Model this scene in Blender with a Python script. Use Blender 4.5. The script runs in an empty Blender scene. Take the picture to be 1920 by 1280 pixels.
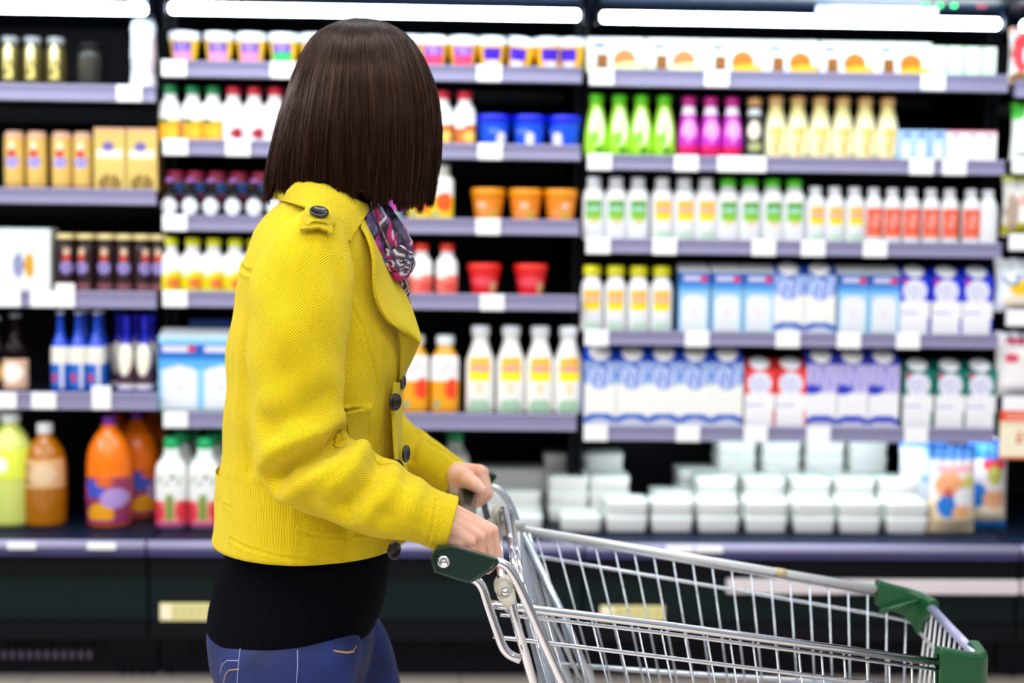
import bpy, bmesh, math, random
import numpy as np
from mathutils import Vector, Matrix, noise
from mathutils.bvhtree import BVHTree
random.seed(7); np.random.seed(7)
PI = math.pi
S = bpy.context.scene
C = S.collection
# ------------------------------------------------------------------ camera
F = 2667.0
HC = 1.29
PITCH = math.atan(190 / F); YAW = .034; ROLL = .0125
cam_d = bpy.data.cameras.new('camera'); cam = bpy.data.objects.new('camera', cam_d); C.objects.link(cam)
CM = Matrix.Translation((0, 0, HC)) @ Matrix.Rotation(-YAW, 4, 'Z') @ Matrix.Rotation(PI / 2 - PITCH, 4, 'X') @ Matrix.Rotation(ROLL, 4, 'Z')
cam.matrix_world = CM
cam_d.sensor_width = 36; cam_d.lens = 36 * F / 1920; cam_d.clip_start = .05
cam_d.dof.use_dof = True; cam_d.dof.focus_distance = 1.86; cam_d.dof.aperture_fstop = 2.9
S.camera = cam
# ------------------------------------------------------------------ world, exposure, store lighting
S.view_settings.view_transform = 'Standard'; S.view_settings.look = 'None'; S.view_settings.gamma = 1
S.view_settings.exposure = 0.12
W = bpy.data.worlds.new('store_ambient'); S.world = W; W.use_nodes = True
nt = W.node_tree; nt.nodes.clear()
wo = nt.nodes.new('ShaderNodeOutputWorld'); bg = nt.nodes.new('ShaderNodeBackground')
tc = nt.nodes.new('ShaderNodeTexCoord'); sp = nt.nodes.new('ShaderNodeSeparateXYZ'); cr = nt.nodes.new('ShaderNodeValToRGB')
mr = nt.nodes.new('ShaderNodeMapRange'); mr.inputs['From Min'].default_value = -1; mr.inputs['From Max'].default_value = 1
nt.links.new(tc.outputs['Generated'], sp.inputs[0]); nt.links.new(sp.outputs['Z'], mr.inputs[0]); nt.links.new(mr.outputs[0], cr.inputs[0])
cr.color_ramp.elements[0].color = (.30, .27, .25, 1); cr.color_ramp.elements[1].color = (.85, .9, 1, 1)
e = cr.color_ramp.elements.new(.47); e.color = (.28, .27, .28, 1)
e = cr.color_ramp.elements.new(.6); e.color = (.62, .65, .72, 1)
nt.links.new(cr.outputs[0], bg.inputs[0]); bg.inputs[1].default_value = .55
nt.links.new(bg.outputs[0], wo.inputs[0])
def area(name, loc, rot, sx, sy, power, col):
    l = bpy.data.lights.new(name, 'AREA'); l.shape = 'RECTANGLE'; l.size = sx; l.size_y = sy; l.energy = power; l.color = col
    o = bpy.data.objects.new(name, l); C.objects.link(o); o.location = loc; o.rotation_euler = rot; return o
area('ceiling_fill_light', (-.6, .2, 3.1), (math.radians(14), 0, 0), 4.5, .35, 54, (1, .97, .93))
area('ceiling_fill_light', (-.6, 1.7, 3.1), (math.radians(4), 0, 0), 4.5, .3, 44, (.95, .97, 1))
area('ceiling_fill_light', (-3.6, 1.8, 2.9), (0, math.radians(-50), 0), .5, 3.0, 62, (.95, .97, 1))
area('ceiling_fill_light', (0, -2.6, 3.0), (math.radians(52), 0, 0), 5, .5, 34, (1, .97, .94))
area('ceiling_fill_light', (.4, 3.0, 3.0), (math.radians(40), 0, 0), 5.5, .3, 54, (.93, .97, 1))  # unseen aisle light, added to brighten the products on the shelves
# ------------------------------------------------------------------ helpers
NPM = np.array(CM)
def P(px, py, Y):
    d = NPM[:3, :3] @ np.array([(px - 960) / F, -(py - 640) / F, -1.0])
    t = Y / d[1]
    return np.array([0, 0, HC]) + d * t
INV = np.linalg.inv(NPM)
def proj(V):
    V = np.asarray(V); q = V @ INV[:3, :3].T + INV[:3, 3]
    return np.stack([960 + F * q[:, 0] / -q[:, 2], 640 - F * q[:, 1] / -q[:, 2]], 1)
def lin(h):
    if isinstance(h, tuple): return h
    h = h.lstrip('#'); r = [int(h[i:i + 2], 16) / 255 for i in (0, 2, 4)]
    return tuple(((v + .055) / 1.055) ** 2.4 if v > .04045 else v / 12.92 for v in r)
MATS = {}
def M(col, rough=.45, metal=0., trans=0., emit=0., coat=0., alpha=1., name=None):
    k = (col, rough, metal, trans, emit, coat, alpha)
    if k in MATS: return MATS[k]
    m = bpy.data.materials.new(name or 'surface'); m.use_nodes = True
    b = m.node_tree.nodes['Principled BSDF']; c = lin(col)
    b.inputs['Base Color'].default_value = (*c, 1); b.inputs['Roughness'].default_value = rough
    b.inputs['Metallic'].default_value = metal; b.inputs['Transmission Weight'].default_value = trans
    b.inputs['Coat Weight'].default_value = coat; b.inputs['Alpha'].default_value = alpha
    if max(c) < .035 and not metal and not coat: b.inputs['Specular IOR Level'].default_value = .12
    if emit: b.inputs['Emission Color'].default_value = (*c, 1); b.inputs['Emission Strength'].default_value = emit
    # faint procedural unevenness so that no surface is perfectly flat in tone
    n = m.node_tree.nodes.new('ShaderNodeTexNoise'); n.inputs['Scale'].default_value = 30
    mrn = m.node_tree.nodes.new('ShaderNodeMapRange'); mrn.inputs['To Min'].default_value = rough * .85; mrn.inputs['To Max'].default_value = min(1, rough * 1.15)
    m.node_tree.links.new(n.outputs[0], mrn.inputs[0]); m.node_tree.links.new(mrn.outputs[0], b.inputs['Roughness'])
    MATS[k] = m; return m
def paintmat(rough=.35, name='printed_surface'):
    m = bpy.data.materials.new(name); m.use_nodes = True
    b = m.node_tree.nodes['Principled BSDF']; a = m.node_tree.nodes.new('ShaderNodeAttribute'); a.attribute_name = 'paint'
    m.node_tree.links.new(a.outputs['Color'], b.inputs['Base Color']); b.inputs['Roughness'].default_value = rough
    return m
PAINT = paintmat()
def mesh(name, V, Fc, m=None, smooth=True, uv=None, mats=None, fm=None):
    me = bpy.data.meshes.new(name); me.from_pydata([tuple(map(float, v)) for v in V], [], [tuple(map(int, f)) for f in Fc])
    if m: me.materials.append(m)
    if smooth: me.polygons.foreach_set('use_smooth', [True] * len(me.polygons))
    if uv is not None:
        l = me.uv_layers.new(name='uv'); vi = np.zeros(len(me.loops), int); me.loops.foreach_get('vertex_index', vi)
        l.data.foreach_set('uv', np.asarray(uv, float)[vi].ravel())
    me.update(); return me
def paint(me, cols):
    a = me.color_attributes.new('paint', 'FLOAT_COLOR', 'POINT')
    a.data.foreach_set('color', np.concatenate([cols, np.ones((len(cols), 1))], 1).ravel().astype(float))
def obj(name, me, parent=None, loc=(0, 0, 0)):
    o = bpy.data.objects.new(name, me); C.objects.link(o); o.location = loc
    if parent: o.parent = parent
    return o
def tag(o, label=None, cat=None, group=None, kind=None):
    if label: o['label'] = label
    if cat: o['category'] = cat
    if group: o['group'] = group
    if kind: o['kind'] = kind
    return o
def thing(name, label, cat, loc=(0, 0, 0), group=None, rotz=0):
    o = bpy.data.objects.new(name, None); C.objects.link(o); o.location = [float(v) for v in loc]; o.rotation_euler = (0, 0, rotz)
    o.empty_display_size = .05
    return tag(o, label, cat, group)
class MB:
    def __init__(s): s.v = []; s.f = []
    def add(s, V, Fc):
        n = len(s.v); s.v += [tuple(map(float, v)) for v in V]; s.f += [tuple(int(i) + n for i in f) for f in Fc]; return s
    def box(s, x0, x1, y0, y1, z0, z1):
        V = [(x, y, z) for x in (x0, x1) for y in (y0, y1) for z in (z0, z1)]
        return s.add(V, [(0, 1, 3, 2), (4, 6, 7, 5), (0, 4, 5, 1), (2, 3, 7, 6), (0, 2, 6, 4), (1, 5, 7, 3)])
    def tube(s, path, r, seg=10, cap=True):
        path = [np.array(p, float) for p in path]; n = len(path); rr = r if hasattr(r, '__len__') else [r] * n
        T = [path[min(i + 1, n - 1)] - path[max(i - 1, 0)] for i in range(n)]; T = [t / (np.linalg.norm(t) + 1e-9) for t in T]
        a = np.array([0, 0, 1.]) if abs(T[0][2]) < .9 else np.array([1., 0, 0])
        N = np.cross(T[0], a); N /= np.linalg.norm(N); V = []
        for i in range(n):
            N = N - T[i] * N.dot(T[i]); N /= np.linalg.norm(N); B = np.cross(T[i], N)
            for k in range(seg):
                t = 2 * PI * k / seg; V.append(path[i] + rr[i] * (math.cos(t) * N + math.sin(t) * B))
        Fc = [(i * seg + k, i * seg + (k + 1) % seg, (i + 1) * seg + (k + 1) % seg, (i + 1) * seg + k) for i in range(n - 1) for k in range(seg)]
        if cap: Fc += [tuple(range(seg))[::-1], tuple((n - 1) * seg + k for k in range(seg))]
        return s.add(V, Fc)
    def lathe(s, prof, seg=24, c=(0, 0, 0), sq=2., dr=1.):
        V = []
        for r, z in prof:
            for k in range(seg):
                t = 2 * PI * k / seg; co, si = math.cos(t), math.sin(t)
                V.append((c[0] + r * math.copysign(abs(co) ** (2 / sq), co), c[1] + dr * r * math.copysign(abs(si) ** (2 / sq), si), c[2] + z))
        n = len(prof)
        Fc = [(i * seg + k, i * seg + (k + 1) % seg, (i + 1) * seg + (k + 1) % seg, (i + 1) * seg + k) for i in range(n - 1) for k in range(seg)]
        Fc += [tuple(range(seg))[::-1], tuple((n - 1) * seg + k for k in range(seg))]
        return s.add(V, Fc)
    def mesh(s, name, m, smooth=True): return mesh(name, s.v, s.f, m, smooth)
    def obj(s, name, m, parent=None, smooth=True, bev=0, loc=(0, 0, 0)):
        o = obj(name, s.mesh(name, m, smooth), parent, loc)
        if bev: b = o.modifiers.new('bevel', 'BEVEL'); b.width = bev; b.segments = 2; b.limit_method = 'ANGLE'
        return o
def flat(me): me.polygons.foreach_set('use_smooth', [False] * len(me.polygons)); return me
def bxm(name, x0, x1, y0, y1, z0, z1, m, parent=None, bev=0): return MB().box(x0, x1, y0, y1, z0, z1).obj(name, m, parent, False, bev)
def bend(pts, rad=.02, n=6):
    pts = [np.array(p, float) for p in pts]; out = [pts[0]]
    for i in range(1, len(pts) - 1):
        a, b, c = pts[i - 1], pts[i], pts[i + 1]; la, lc = np.linalg.norm(a - b), np.linalg.norm(c - b)
        r1, r2 = min(rad, la * .49), min(rad, lc * .49); p, q = b + (a - b) / la * r1, b + (c - b) / lc * r2
        for k in range(n + 1): t = k / n; out.append((1 - t) ** 2 * p + 2 * t * (1 - t) * b + t * t * q)
    out.append(pts[-1]); return out
def cat(pts, n):
    """Catmull-Rom resample of an array of rows to n rows (by chord length)"""
    A = np.array(pts, float); k = len(A); D = np.concatenate([[0], np.cumsum(np.linalg.norm(np.diff(A[:, :3], axis=0), axis=1) + 1e-9)])
    t = np.linspace(0, D[-1], n); out = np.zeros((n, A.shape[1]))
    m = np.zeros_like(A)
    for i in range(k):
        if 0 < i < k - 1: m[i] = (A[i + 1] - A[i - 1]) / (D[i + 1] - D[i - 1])
        elif i == 0: m[i] = (A[1] - A[0]) / (D[1] - D[0])
        else: m[i] = (A[-1] - A[-2]) / (D[-1] - D[-2])
    for j, tt in enumerate(t):
        i = min(max(np.searchsorted(D, tt) - 1, 0), k - 2); h = D[i + 1] - D[i]; s = (tt - D[i]) / h
        out[j] = (2 * s**3 - 3 * s**2 + 1) * A[i] + (s**3 - 2 * s**2 + s) * h * m[i] + (-2 * s**3 + 3 * s**2) * A[i + 1] + (s**3 - s**2) * h * m[i + 1]
    return out
def gridfaces(n, m, close=True, off=0):
    mm = m if close else m - 1
    return [(off + i * m + k, off + i * m + (k + 1) % m, off + (i + 1) * m + (k + 1) % m, off + (i + 1) * m + k) for i in range(n - 1) for k in range(mm)]
def pnt(ops, U, V, base):
    """colour a label from simple shapes; U,V in 0..1"""
    c = np.tile(np.array(lin(base)), (len(U), 1))
    for o in ops:
        k = o[0]
        if k == 'r': msk = (U >= o[1]) & (U <= o[3]) & (V >= o[2]) & (V <= o[4]); col = o[5]
        elif k == 'e': msk = ((U - o[1]) / o[3]) ** 2 + ((V - o[2]) / o[4]) ** 2 <= 1; col = o[5]
        elif k == 's':  # script-like strokes inside an ellipse
            ms = ((U - o[1]) / o[3]) ** 2 + ((V - o[2]) / o[4]) ** 2 <= 1
            msk = ms & (np.abs(np.sin((U - o[1] + .35 * (V - o[2])) * o[6]) - (V - o[2]) / o[4] * .9) < .45); col = o[5]
        elif k == 'd': msk = (V - o[2] < (U - o[1]) * o[3]) ; col = o[4]
        c[msk] = lin(col)
    return c
# ------------------------------------------------------------------ the refrigerated wall cases
def zc(px, py, Y): return float(P(px, py, Y)[2])
LIP = 4.19
XB = [float(P(-495, 600, LIP)[0]), float(P(301, 600, LIP)[0]), float(P(1091, 600, LIP)[0]), float(P(1880, 600, LIP)[0]), float(P(2670, 600, LIP)[0])]
BAYN = ['left bay', 'middle bay', 'right bay', 'far right bay']
SH = {0: (150, [(158, 190), (353, 383), (545, 577), (735, 768)]),
      1: (700, [(119, 150), (266, 296), (407, 437), (549, 579), (773, 805)]),
      2: (1487, [(134, 167), (295, 323), (451, 479), (623, 650), (800, 828)]),
      3: (1900, [(150, 182), (296, 324), (438, 470), (582, 610), (742, 774)])}
m_dark = M('#0b0d14', .5, name='black_case_steel'); m_navy = M('#0e1728', .45, name='navy_case_steel')
m_shelf = M('#2a2d38', .4, name='dark_shelf_steel'); m_rail = M('#8480a0', .35, name='lavender_grey_price_rail')
m_rail2 = M('#8d87a3', .4, name='darker_rail_groove')
m_tag = M('#f6f6f6', .4, name='white_price_tag'); m_green = M('#0c191a', .6, name='dark_green_base_panel')
m_kick = M('#18151e', .6, name='plum_grey_kick_plate'); m_grille = M('#1a2b4c', .4, name='blue_black_grille')
m_vent = M('#6d5d80', .4, name='mauve_vent')
DECK = zc(960, 996, 4.17)
TAGS = {0: [[242], [], [15, 80, 122], [8, 82, 190]], 1: [[323, 530, 917], [329, 446, 919], [327, 915], [323, 923], [320]],
        2: [[1128, 1344, 1750], [1122, 1287, 1368, 1414, 1728, 1790], [1118, 1246, 1432, 1525, 1641], [1118, 1307, 1477, 1592, 1703], [1117, 1290, 1417, 1535, 1718]],
        3: [[], [1912], [1902], [1888], [1888]]}
SHELFZ = {}
tubes = {0: (-480, 275), 1: (318, 1086), 2: (1127, 1874), 3: (1915, 2660)}
m_tube = M((.82, .95, 1.), .4, emit=21, name='fluorescent_tube')
for b in range(4):
    x0, x1 = XB[b] + .004, XB[b + 1] - .004
    cs = thing('display_case', ['open black refrigerated display case holding jars and gold cans, leftmost', 'open black refrigerated display case behind the shopper, holding juices and tubs',
        'open black refrigerated display case with milk cartons, behind the trolley', 'open refrigerated display case cut off at the right edge of the picture'][b], 'display case', ((x0 + x1) / 2, 4.4, 0), 'refrigerated display cases in a row')
    X = (x0 + x1) / 2
    def bx(nm, a0, a1, y0, y1, z0, z1, m, par=cs, bev=0): return MB().box(a0 - X, a1 - X, y0 - 4.4, y1 - 4.4, z0, z1).obj(nm, m, par, False, bev)
    zt = zc(700, -8, 4.1)
    bx('back_panel', x0, x1, 4.86, 4.9, .1, zt + .2, m_dark)
    bx('canopy', x0, x1, 3.98, 4.86, zt, zt + .22, m_navy)
    bx('upright', x0, x0 + .016, 4.34, 4.86, DECK + .12, zt, m_dark); bx('upright', x1 - .016, x1, 4.34, 4.86, DECK + .12, zt, m_dark)
    bx('deck', x0, x1, 4.155, 4.86, DECK - .03, DECK, m_navy)
    # air grille in front of the deck, then the rounded bumper strip
    g = MB(); g.box(x0 - X, x1 - X, 3.99 - 4.4, 4.15 - 4.4, DECK - .02, DECK - .012)
    xx = x0 + .006
    while xx < x1 - .01: g.box(xx - X, xx + .0045 - X, 4.0 - 4.4, 4.15 - 4.4, DECK - .012, DECK - .002); xx += .0115
    g.obj('air_grille', m_grille, cs, False)
    z0 = zc(960, 1018, 3.985); z1 = zc(960, 1046, 3.985)
    MB().tube([(x0 - X, -.408, z0 - .012), (x1 - X, -.408, z0 - .012)], .013, 12).obj('bumper_rail', M('#a5a2c4', .3), cs)
    bx('lower_rail', x0, x1, 3.985, 4.02, z1, z0 - .022, M('#2f3060', .35))
    zz = [zc(960, v, 4.0) for v in (1046, 1079, 1168, 1200)]
    bx('front_panel', x0, x1, 4.0, 4.1, zz[1], zz[0], M('#0b0a10', .7)); bx('green_panel', x0, x1, 4.012, 4.1, zz[2], zz[1] - .003, m_green)
    bx('front_panel', x0, x1, 4.0, 4.1, zz[3], zz[2] - .002, M('#0b0a10', .7)); bx('base_box', x0, x1, 4.24, 4.86, .02, DECK - .03, m_dark)
    zk = zc(960, 1190, 4.2)
    k = bx('kick_plate', x0, x1, 4.15, 4.19, .004, zk + .02, m_kick)
    # vent slots along the kick plate
    def slots(pa, pb, y0p, y1p, step, m, w=5):
        s = MB(); q = pa
        while q < pb:
            if XB[b] + .02 < P(q, 1220, 4.15)[0] < XB[b + 1] - .02:
                a = P(q, y0p, 4.148); c2 = P(q + w, y1p, 4.148); s.box(a[0] - X, c2[0] - X, 4.144 - 4.4, 4.1505 - 4.4, c2[2], a[2])
            q += step
        if s.v: s.obj('vent_slots', m, cs, False)
    slots(4, 180, 1219, 1234, 16, m_vent, 8); slots(6, 186, 1200, 1216, 16, m_dark, 9); slots(226, 320, 1250, 1262, 18, m_dark, 9); slots(350, 700, 1200, 1232, 14, m_dark, 6)
    slots(740, 1180, 1200, 1234, 14, m_dark, 6); slots(1560, 1800, 1205, 1236, 24, m_dark, 12); slots(1858, 1905, 1252, 1266, 18, m_dark, 9)
    if b in (2, 3):   # pale bumper board on the right
        a = P(1362, 1084, 3.99); a2 = P(1362, 1118, 3.99); xs = max(a[0], x0)
        bx('bumper_board', xs, x1, 3.975, 4.0, zc(1640, 1112, 3.99), zc(1640, 1086, 3.99), M('#d8cdd0', .5), cs, .004)
    # lamp
    a, c = tubes[b]; pz = (22 if b == 1 else 39 if b == 2 else 15 if b == 0 else 60)
    pa = P(a, 15 if b == 1 else 31 if b == 2 else 7 if b == 0 else 50, 4.1); pb = P(c, 29 if b == 1 else 46 if b == 2 else 15 if b == 0 else 60, 4.1); zl = (pa[2] + pb[2]) / 2
    lt = MB().tube([(pa[0] - X, -.3, zl), (pa[0] + .006 - X, -.3, zl), (pb[0] - .006 - X, -.3, zl), (pb[0] - X, -.3, zl)], [.009, .0155, .0155, .009], 14).obj('lamp_tube', m_tube, cs)
    for xe in (max(pa[0] - .02, x0), pb[0] + .006): MB().box(xe - X, xe + .014 - X, -.325, -.27, zl - .02, zt).obj('lamp_holder', m_navy, cs, False, .003)
    cx, sh = SH[b]; SHELFZ[b] = []
    for i, (ya, yb) in enumerate(sh):
        za, zb = zc(cx, ya, LIP), zc(cx, yb, LIP); SHELFZ[b].append(za - .006)
        shf = MB().box(x0 + .018 - X, x1 - .018 - X, LIP + .012 - 4.4, 4.70 - 4.4, za - .022, za - .006).obj('shelf', m_shelf, cs, False)
        r = MB(); yf = LIP - 4.4
        pr = [(yf, za), (yf - .003, za - .004), (yf - .001, za - (za - zb) * .35), (yf + .001, za - (za - zb) * .40), (yf - .001, za - (za - zb) * .45), (yf - .003, zb + .008), (yf - .005, zb + .003), (yf, zb), (yf + .014, zb), (yf + .014, za)]
        V = [(xe - X, y, z) for xe in (x0 + .008, x1 - .008) for y, z in pr]; n = len(pr)
        r.add(V, [(j, (j + 1) % n, n + (j + 1) % n, n + j)[::-1] for j in range(n)] + [tuple(range(n)), tuple(range(n, 2 * n))[::-1]])
        r.obj('price_rail', m_rail, shf, False)
        for t in TAGS[b][i]:
            p = P(t, (ya + yb) / 2, LIP - .008)
            if b == 0 and t in (122, 190): hh, ww = .038, .028
            else: hh, ww = .026, .036
            p[0] = min(max(p[0], x0 + ww + .004), x1 - ww - .004)
            MB().box(p[0] - ww - X, p[0] + ww - X, yf - .010, yf - .005, (za + zb) / 2 - .024, (za + zb) / 2 - .024 + 2 * hh * .92).obj('price_tag', m_tag, shf, False, .004)
    for t in ([40, 190, 305, 405, 620] if b == 0 else [] ) + ([1275, 1330] if b == 2 else []):
        p = P(t, 1026, 3.97)
        if x0 < p[0] < x1: MB().box(p[0] - .04 - X, p[0] + .04 - X, 3.969 - 4.4, 3.976 - 4.4, z0 - .022, z0 - .002).obj('price_tag', m_tag, cs, False, .003)
# thin lamp strip under the lowest shelf of the milk bay
for b_, pa_, pb_ in ((2, 1150, 1868),):
    pa_, pb_ = P(pa_, 828, 4.22), P(pb_, 828, 4.22); zl = SHELFZ[2][4] - .030
    cs2 = bpy.data.objects['display_case.002']; lo = np.array(cs2.location)
    MB().tube([np.array([pa_[0], 4.24, zl]) - lo, np.array([pb_[0], 4.24, zl]) - lo], .007, 10).obj('lamp_strip', M((.85, .97, 1.), .4, emit=30, name='led_strip'), cs2)
# yellow printed strips on the base, hanging notice, promo card, status lights
def card(name, label, cat_, px0, px1, py0, py1, Y, base, ops, group=None, n=48, th=.002, m=None):
    a, c = P(px0, py1, Y), P(px1, py0, Y); w, h = c[0] - a[0], c[2] - a[2]
    U, V = np.meshgrid(np.linspace(0, 1, n), np.linspace(0, 1, n)); U = U.ravel(); V = V.ravel()
    vs = [((u - .5) * w, -th, v * h) for u, v in zip(U, V)]; fs = [f[::-1] for f in gridfaces(n, n, False)]
    k = len(vs); vs += [(-w / 2, 0, 0), (w / 2, 0, 0), (w / 2, 0, h), (-w / 2, 0, h)]; fs += [(k, k + 1, k + 2, k + 3), (0, n - 1, k + 1, k), (n * n - n, k + 3, k + 2, n * n - 1), (0, k, k + 3, n * n - n), (n - 1, n * n - 1, k + 2, k + 1)]
    fs = [f[::-1] for f in fs]
    me = mesh(name, vs, fs, PAINT, False); cc = pnt(ops, U, V, base); paint(me, np.concatenate([cc, np.tile(np.array(lin(base)), (4, 1))]))
    o = obj(name, me, None, ((a[0] + c[0]) / 2, Y, a[2])); return tag(o, label, cat_, group)
sq = [('r', .02, .08, .2, .92, '#fbeecb')] + [('s', .3 + .15 * i, .5, .07, .36, '#8e8a50', 60) for i in range(5)]
card('paper_strip', 'yellow printed paper strip on the green base panel, just left of the shopper', 'label', 300, 400, 1130, 1163, 4.01, '#e6dc98', sq, 'yellow strips on the case base')
card('paper_strip', 'yellow printed paper strip on the green base panel, seen through the trolley wires', 'label', 1125, 1246, 1135, 1163, 4.01, '#e6dc98', sq, 'yellow strips on the case base')
card('price_card', 'cream price card with a red header hanging under the far right shelf', 'sign', 1872, 1965, 770, 860, 4.17, '#f8efd0',
     [('r', 0, .78, 1, 1, '#e8452c'), ('r', 0, 0, 1, .05, '#e07040'), ('r', 0, .7, 1, .72, '#c9a060'), ('r', .12, .84, .9, .92, '#f7a58c'),
      ('r', .36, .33, .47, .37, '#d8503c'), ('r', .43, .37, .47, .45, '#d8503c'), ('r', .36, .44, .47, .47, '#d8503c'), ('r', .36, .53, .47, .56, '#d8503c'), ('r', .36, .33, .40, .45, '#d8503c'),
      ('e', .58, .5, .07, .07, '#d8503c'), ('e', .58, .5, .03, .035, '#f8efd0'), ('r', .61, .33, .65, .5, '#d8503c')])
ctl = thing('control_display', 'small black temperature display with green and red lights on the canopy', 'display', P(1790, -6, 4.09) , None)
MB().box(-.13, .13, -.01, .01, -.012, .025).obj('housing', M('#181818', .4), ctl, False, .002)
for px_, cl in ((1735, '#10e060'), (1762, '#10e060'), (1789, '#10e060'), (1838, '#c01030'), (1846, '#c01030')):
    a = P(px_, 9, 4.07); MB().lathe([(.0001, -.008), (.007, -.006), (.009, 0), (.007, .006), (.0001, .008)], 12).obj('status_light', M(cl, .4, emit=4 if cl[1] == '1' else .5), ctl, loc=tuple(a - np.array(ctl.location)))
nt_ = thing('hanging_notice', 'clear plastic notice holder hanging above the tube at top right', 'sign', P(1635, 33, 4.135), None)
MB().box(-.155, .155, -.004, .0, 0, .056).obj('sleeve', M('#f0f2ff', .3), nt_, False, .003)
MB().box(.158, .19, -.006, .0, .014, .045).obj('clip', M('#f2f5ff', .3), nt_, False, .004)
MB().box(-.165, -.125, -.007, -.004, .002, .052).obj('corner_mark', M('#b9c3ee', .3), nt_, False, .003)
nt2 = thing('hanging_notice', 'white plastic sign bracket hanging at the top left above the jars', 'sign', P(262, 12, 4.135), None)
MB().box(-.035, .035, -.004, .0, 0, .05).obj('sleeve', M('#8c94a8', .3), nt2, False, .003)
# floor
m_floor = bpy.data.materials.new('beige_floor_tiles'); m_floor.use_nodes = True
fn = m_floor.node_tree; bs = fn.nodes['Principled BSDF']; br = fn.nodes.new('ShaderNodeTexBrick'); tcx = fn.nodes.new('ShaderNodeTexCoord')
br.offset = 0; br.inputs['Scale'].default_value = 1.6; br.inputs['Color1'].default_value = (.72, .62, .54, 1); br.inputs['Color2'].default_value = (.68, .58, .5, 1); br.inputs['Mortar'].default_value = (.4, .34, .3, 1)
br.inputs['Mortar Size'].default_value = .006; br.inputs['Brick Width'].default_value = 1; br.inputs['Row Height'].default_value = 1
fn.links.new(tcx.outputs['Object'], br.inputs[0]); fn.links.new(br.outputs[0], bs.inputs['Base Color']); bs.inputs['Roughness'].default_value = .25
tag(bxm('floor', -4, 5, -1, 5.2, -.05, 0, m_floor), kind='structure')
tag(bxm('wall_back', -4, 5, 5.0, 5.1, 0, 3.2, M('#22242c', .6)), kind='structure')
# ------------------------------------------------------------------ products
OW = ['leftmost', 'second from left', 'third from left', 'fourth from left', 'fifth from left', 'sixth from left', 'seventh from left']
NW = ['', 'one', 'two', 'three', 'four', 'five', 'six', 'seven', 'eight', 'nine', 'ten', 'eleven', 'twelve', 'thirteen']
SN = ['top shelf', 'second shelf', 'third shelf', 'fourth shelf', 'fifth shelf', 'bottom deck']
S4 = 2667 / 4.25   # px per metre at the product fronts
def lab(i, n, desc, shelf, bay, extra=''):
    where = f'{shelf}, {bay}'
    if n == 1: s = f'{desc}{extra}, {where}'
    else:
        o = 'rightmost' if i == n - 1 else (OW[i] if i < 7 and i <= n // 2 + 1 else ['', 'second from right', 'third from right', 'fourth from right', 'fifth from right'][n - 1 - i])
        s = f'{o} of {NW[n]} {desc}{extra}, {where}'
    if not 4 <= len(s.split()) <= 16: print('LABEL LENGTH', len(s.split()), s)
    return s
def spawn(kind, name, label, catg, group, loc, rz=0, tilt=0):
    o = thing(name, label, catg, loc, group, rz); o.rotation_euler = (0, tilt, rz)
    made = {}
    for pn, me, par in kind:
        made[pn] = obj(pn, me, made[par] if par else o)
    return o
def rad_at(prof, z):
    return np.interp(z, [p[1] for p in prof], [p[0] for p in prof])
def label_patch(prof, z0, z1, ang, ops, base, sq=2., dr=1., n=34, off=.0012):
    th = np.linspace(-ang, ang, n) ; zz = np.linspace(z0, z1, n); V = []; U_ = []; V_ = []
    for j, z in enumerate(zz):
        r = rad_at(prof, z) + off
        for i, t in enumerate(th):
            a = -PI / 2 + t; co, si = math.cos(a), math.sin(a)
            V.append((r * math.copysign(abs(co) ** (2 / sq), co), dr * r * math.copysign(abs(si) ** (2 / sq), si), z)); U_.append(.5 + .5 * math.sin(t) / math.sin(ang) if ang <= PI / 2 else .5 + t / (2 * ang)); V_.append(j / (n - 1))
    fs = gridfaces(n, n, False)
    me = mesh('label', V, fs, PAINT); paint(me, pnt(ops, np.array(U_), np.array(V_), base)); return me
def bottle(w, h, shape, body, cap, caph=.09, capw=.6, ops=(), lb='#ffffff', lz=(.1, .6), la=1.35, sq=2., dr=1., rough=.3, trans=0):
    R = w / 2; hb = h * (1 - caph)
    prof = [(R * .9, 0), (R, .004)] + [(R * a, hb * z) for a, z in shape]
    P_ = cat([(a, 0, z) for a, z in prof], 22)[:, [0, 2]]
    prof2 = [(max(.001, float(a)), float(z)) for a, z in P_]
    k = [('body', MB().lathe(prof2, 28, sq=sq, dr=dr).mesh('body', M(body, rough, trans=trans)), None)]
    cr_ = R * capw
    if cap: k.append(('cap', MB().lathe([(cr_ * .96, hb - .001), (cr_, hb + .002), (cr_, h - .004), (cr_ * .9, h - .001), (cr_ * .4, h)], 24).mesh('cap', M(cap, .35)), None))
    if ops or lb != body: k.append(('label', label_patch(prof2, lz[0] * h, lz[1] * h, la, ops, lb, sq, dr), None))
    return k
def tub(w, h, body, lid, ops=(), lb=None, lidh=.2, rb=.72, la=1.3, lz=(.03, .76), rough=.3):
    R = w / 2; hb = h * (1 - lidh)
    prof = [(R * rb * .95, 0), (R * rb, .003), (R * .93, hb)]
    k = [('cup', MB().lathe(prof, 28).mesh('cup', M(body, rough)), None),
         ('lid', MB().lathe([(R * .94, hb), (R, hb + .001), (R, h - .003), (R * .96, h), (R * .86, h), (R * .84, h - .004), (.001, h - .004)], 28).mesh('lid', M(lid, .3)), None)]
    if lb: k.append(('label', label_patch(prof, lz[0] * h, lz[1] * h, la, ops, lb), None))
    return k
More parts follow.
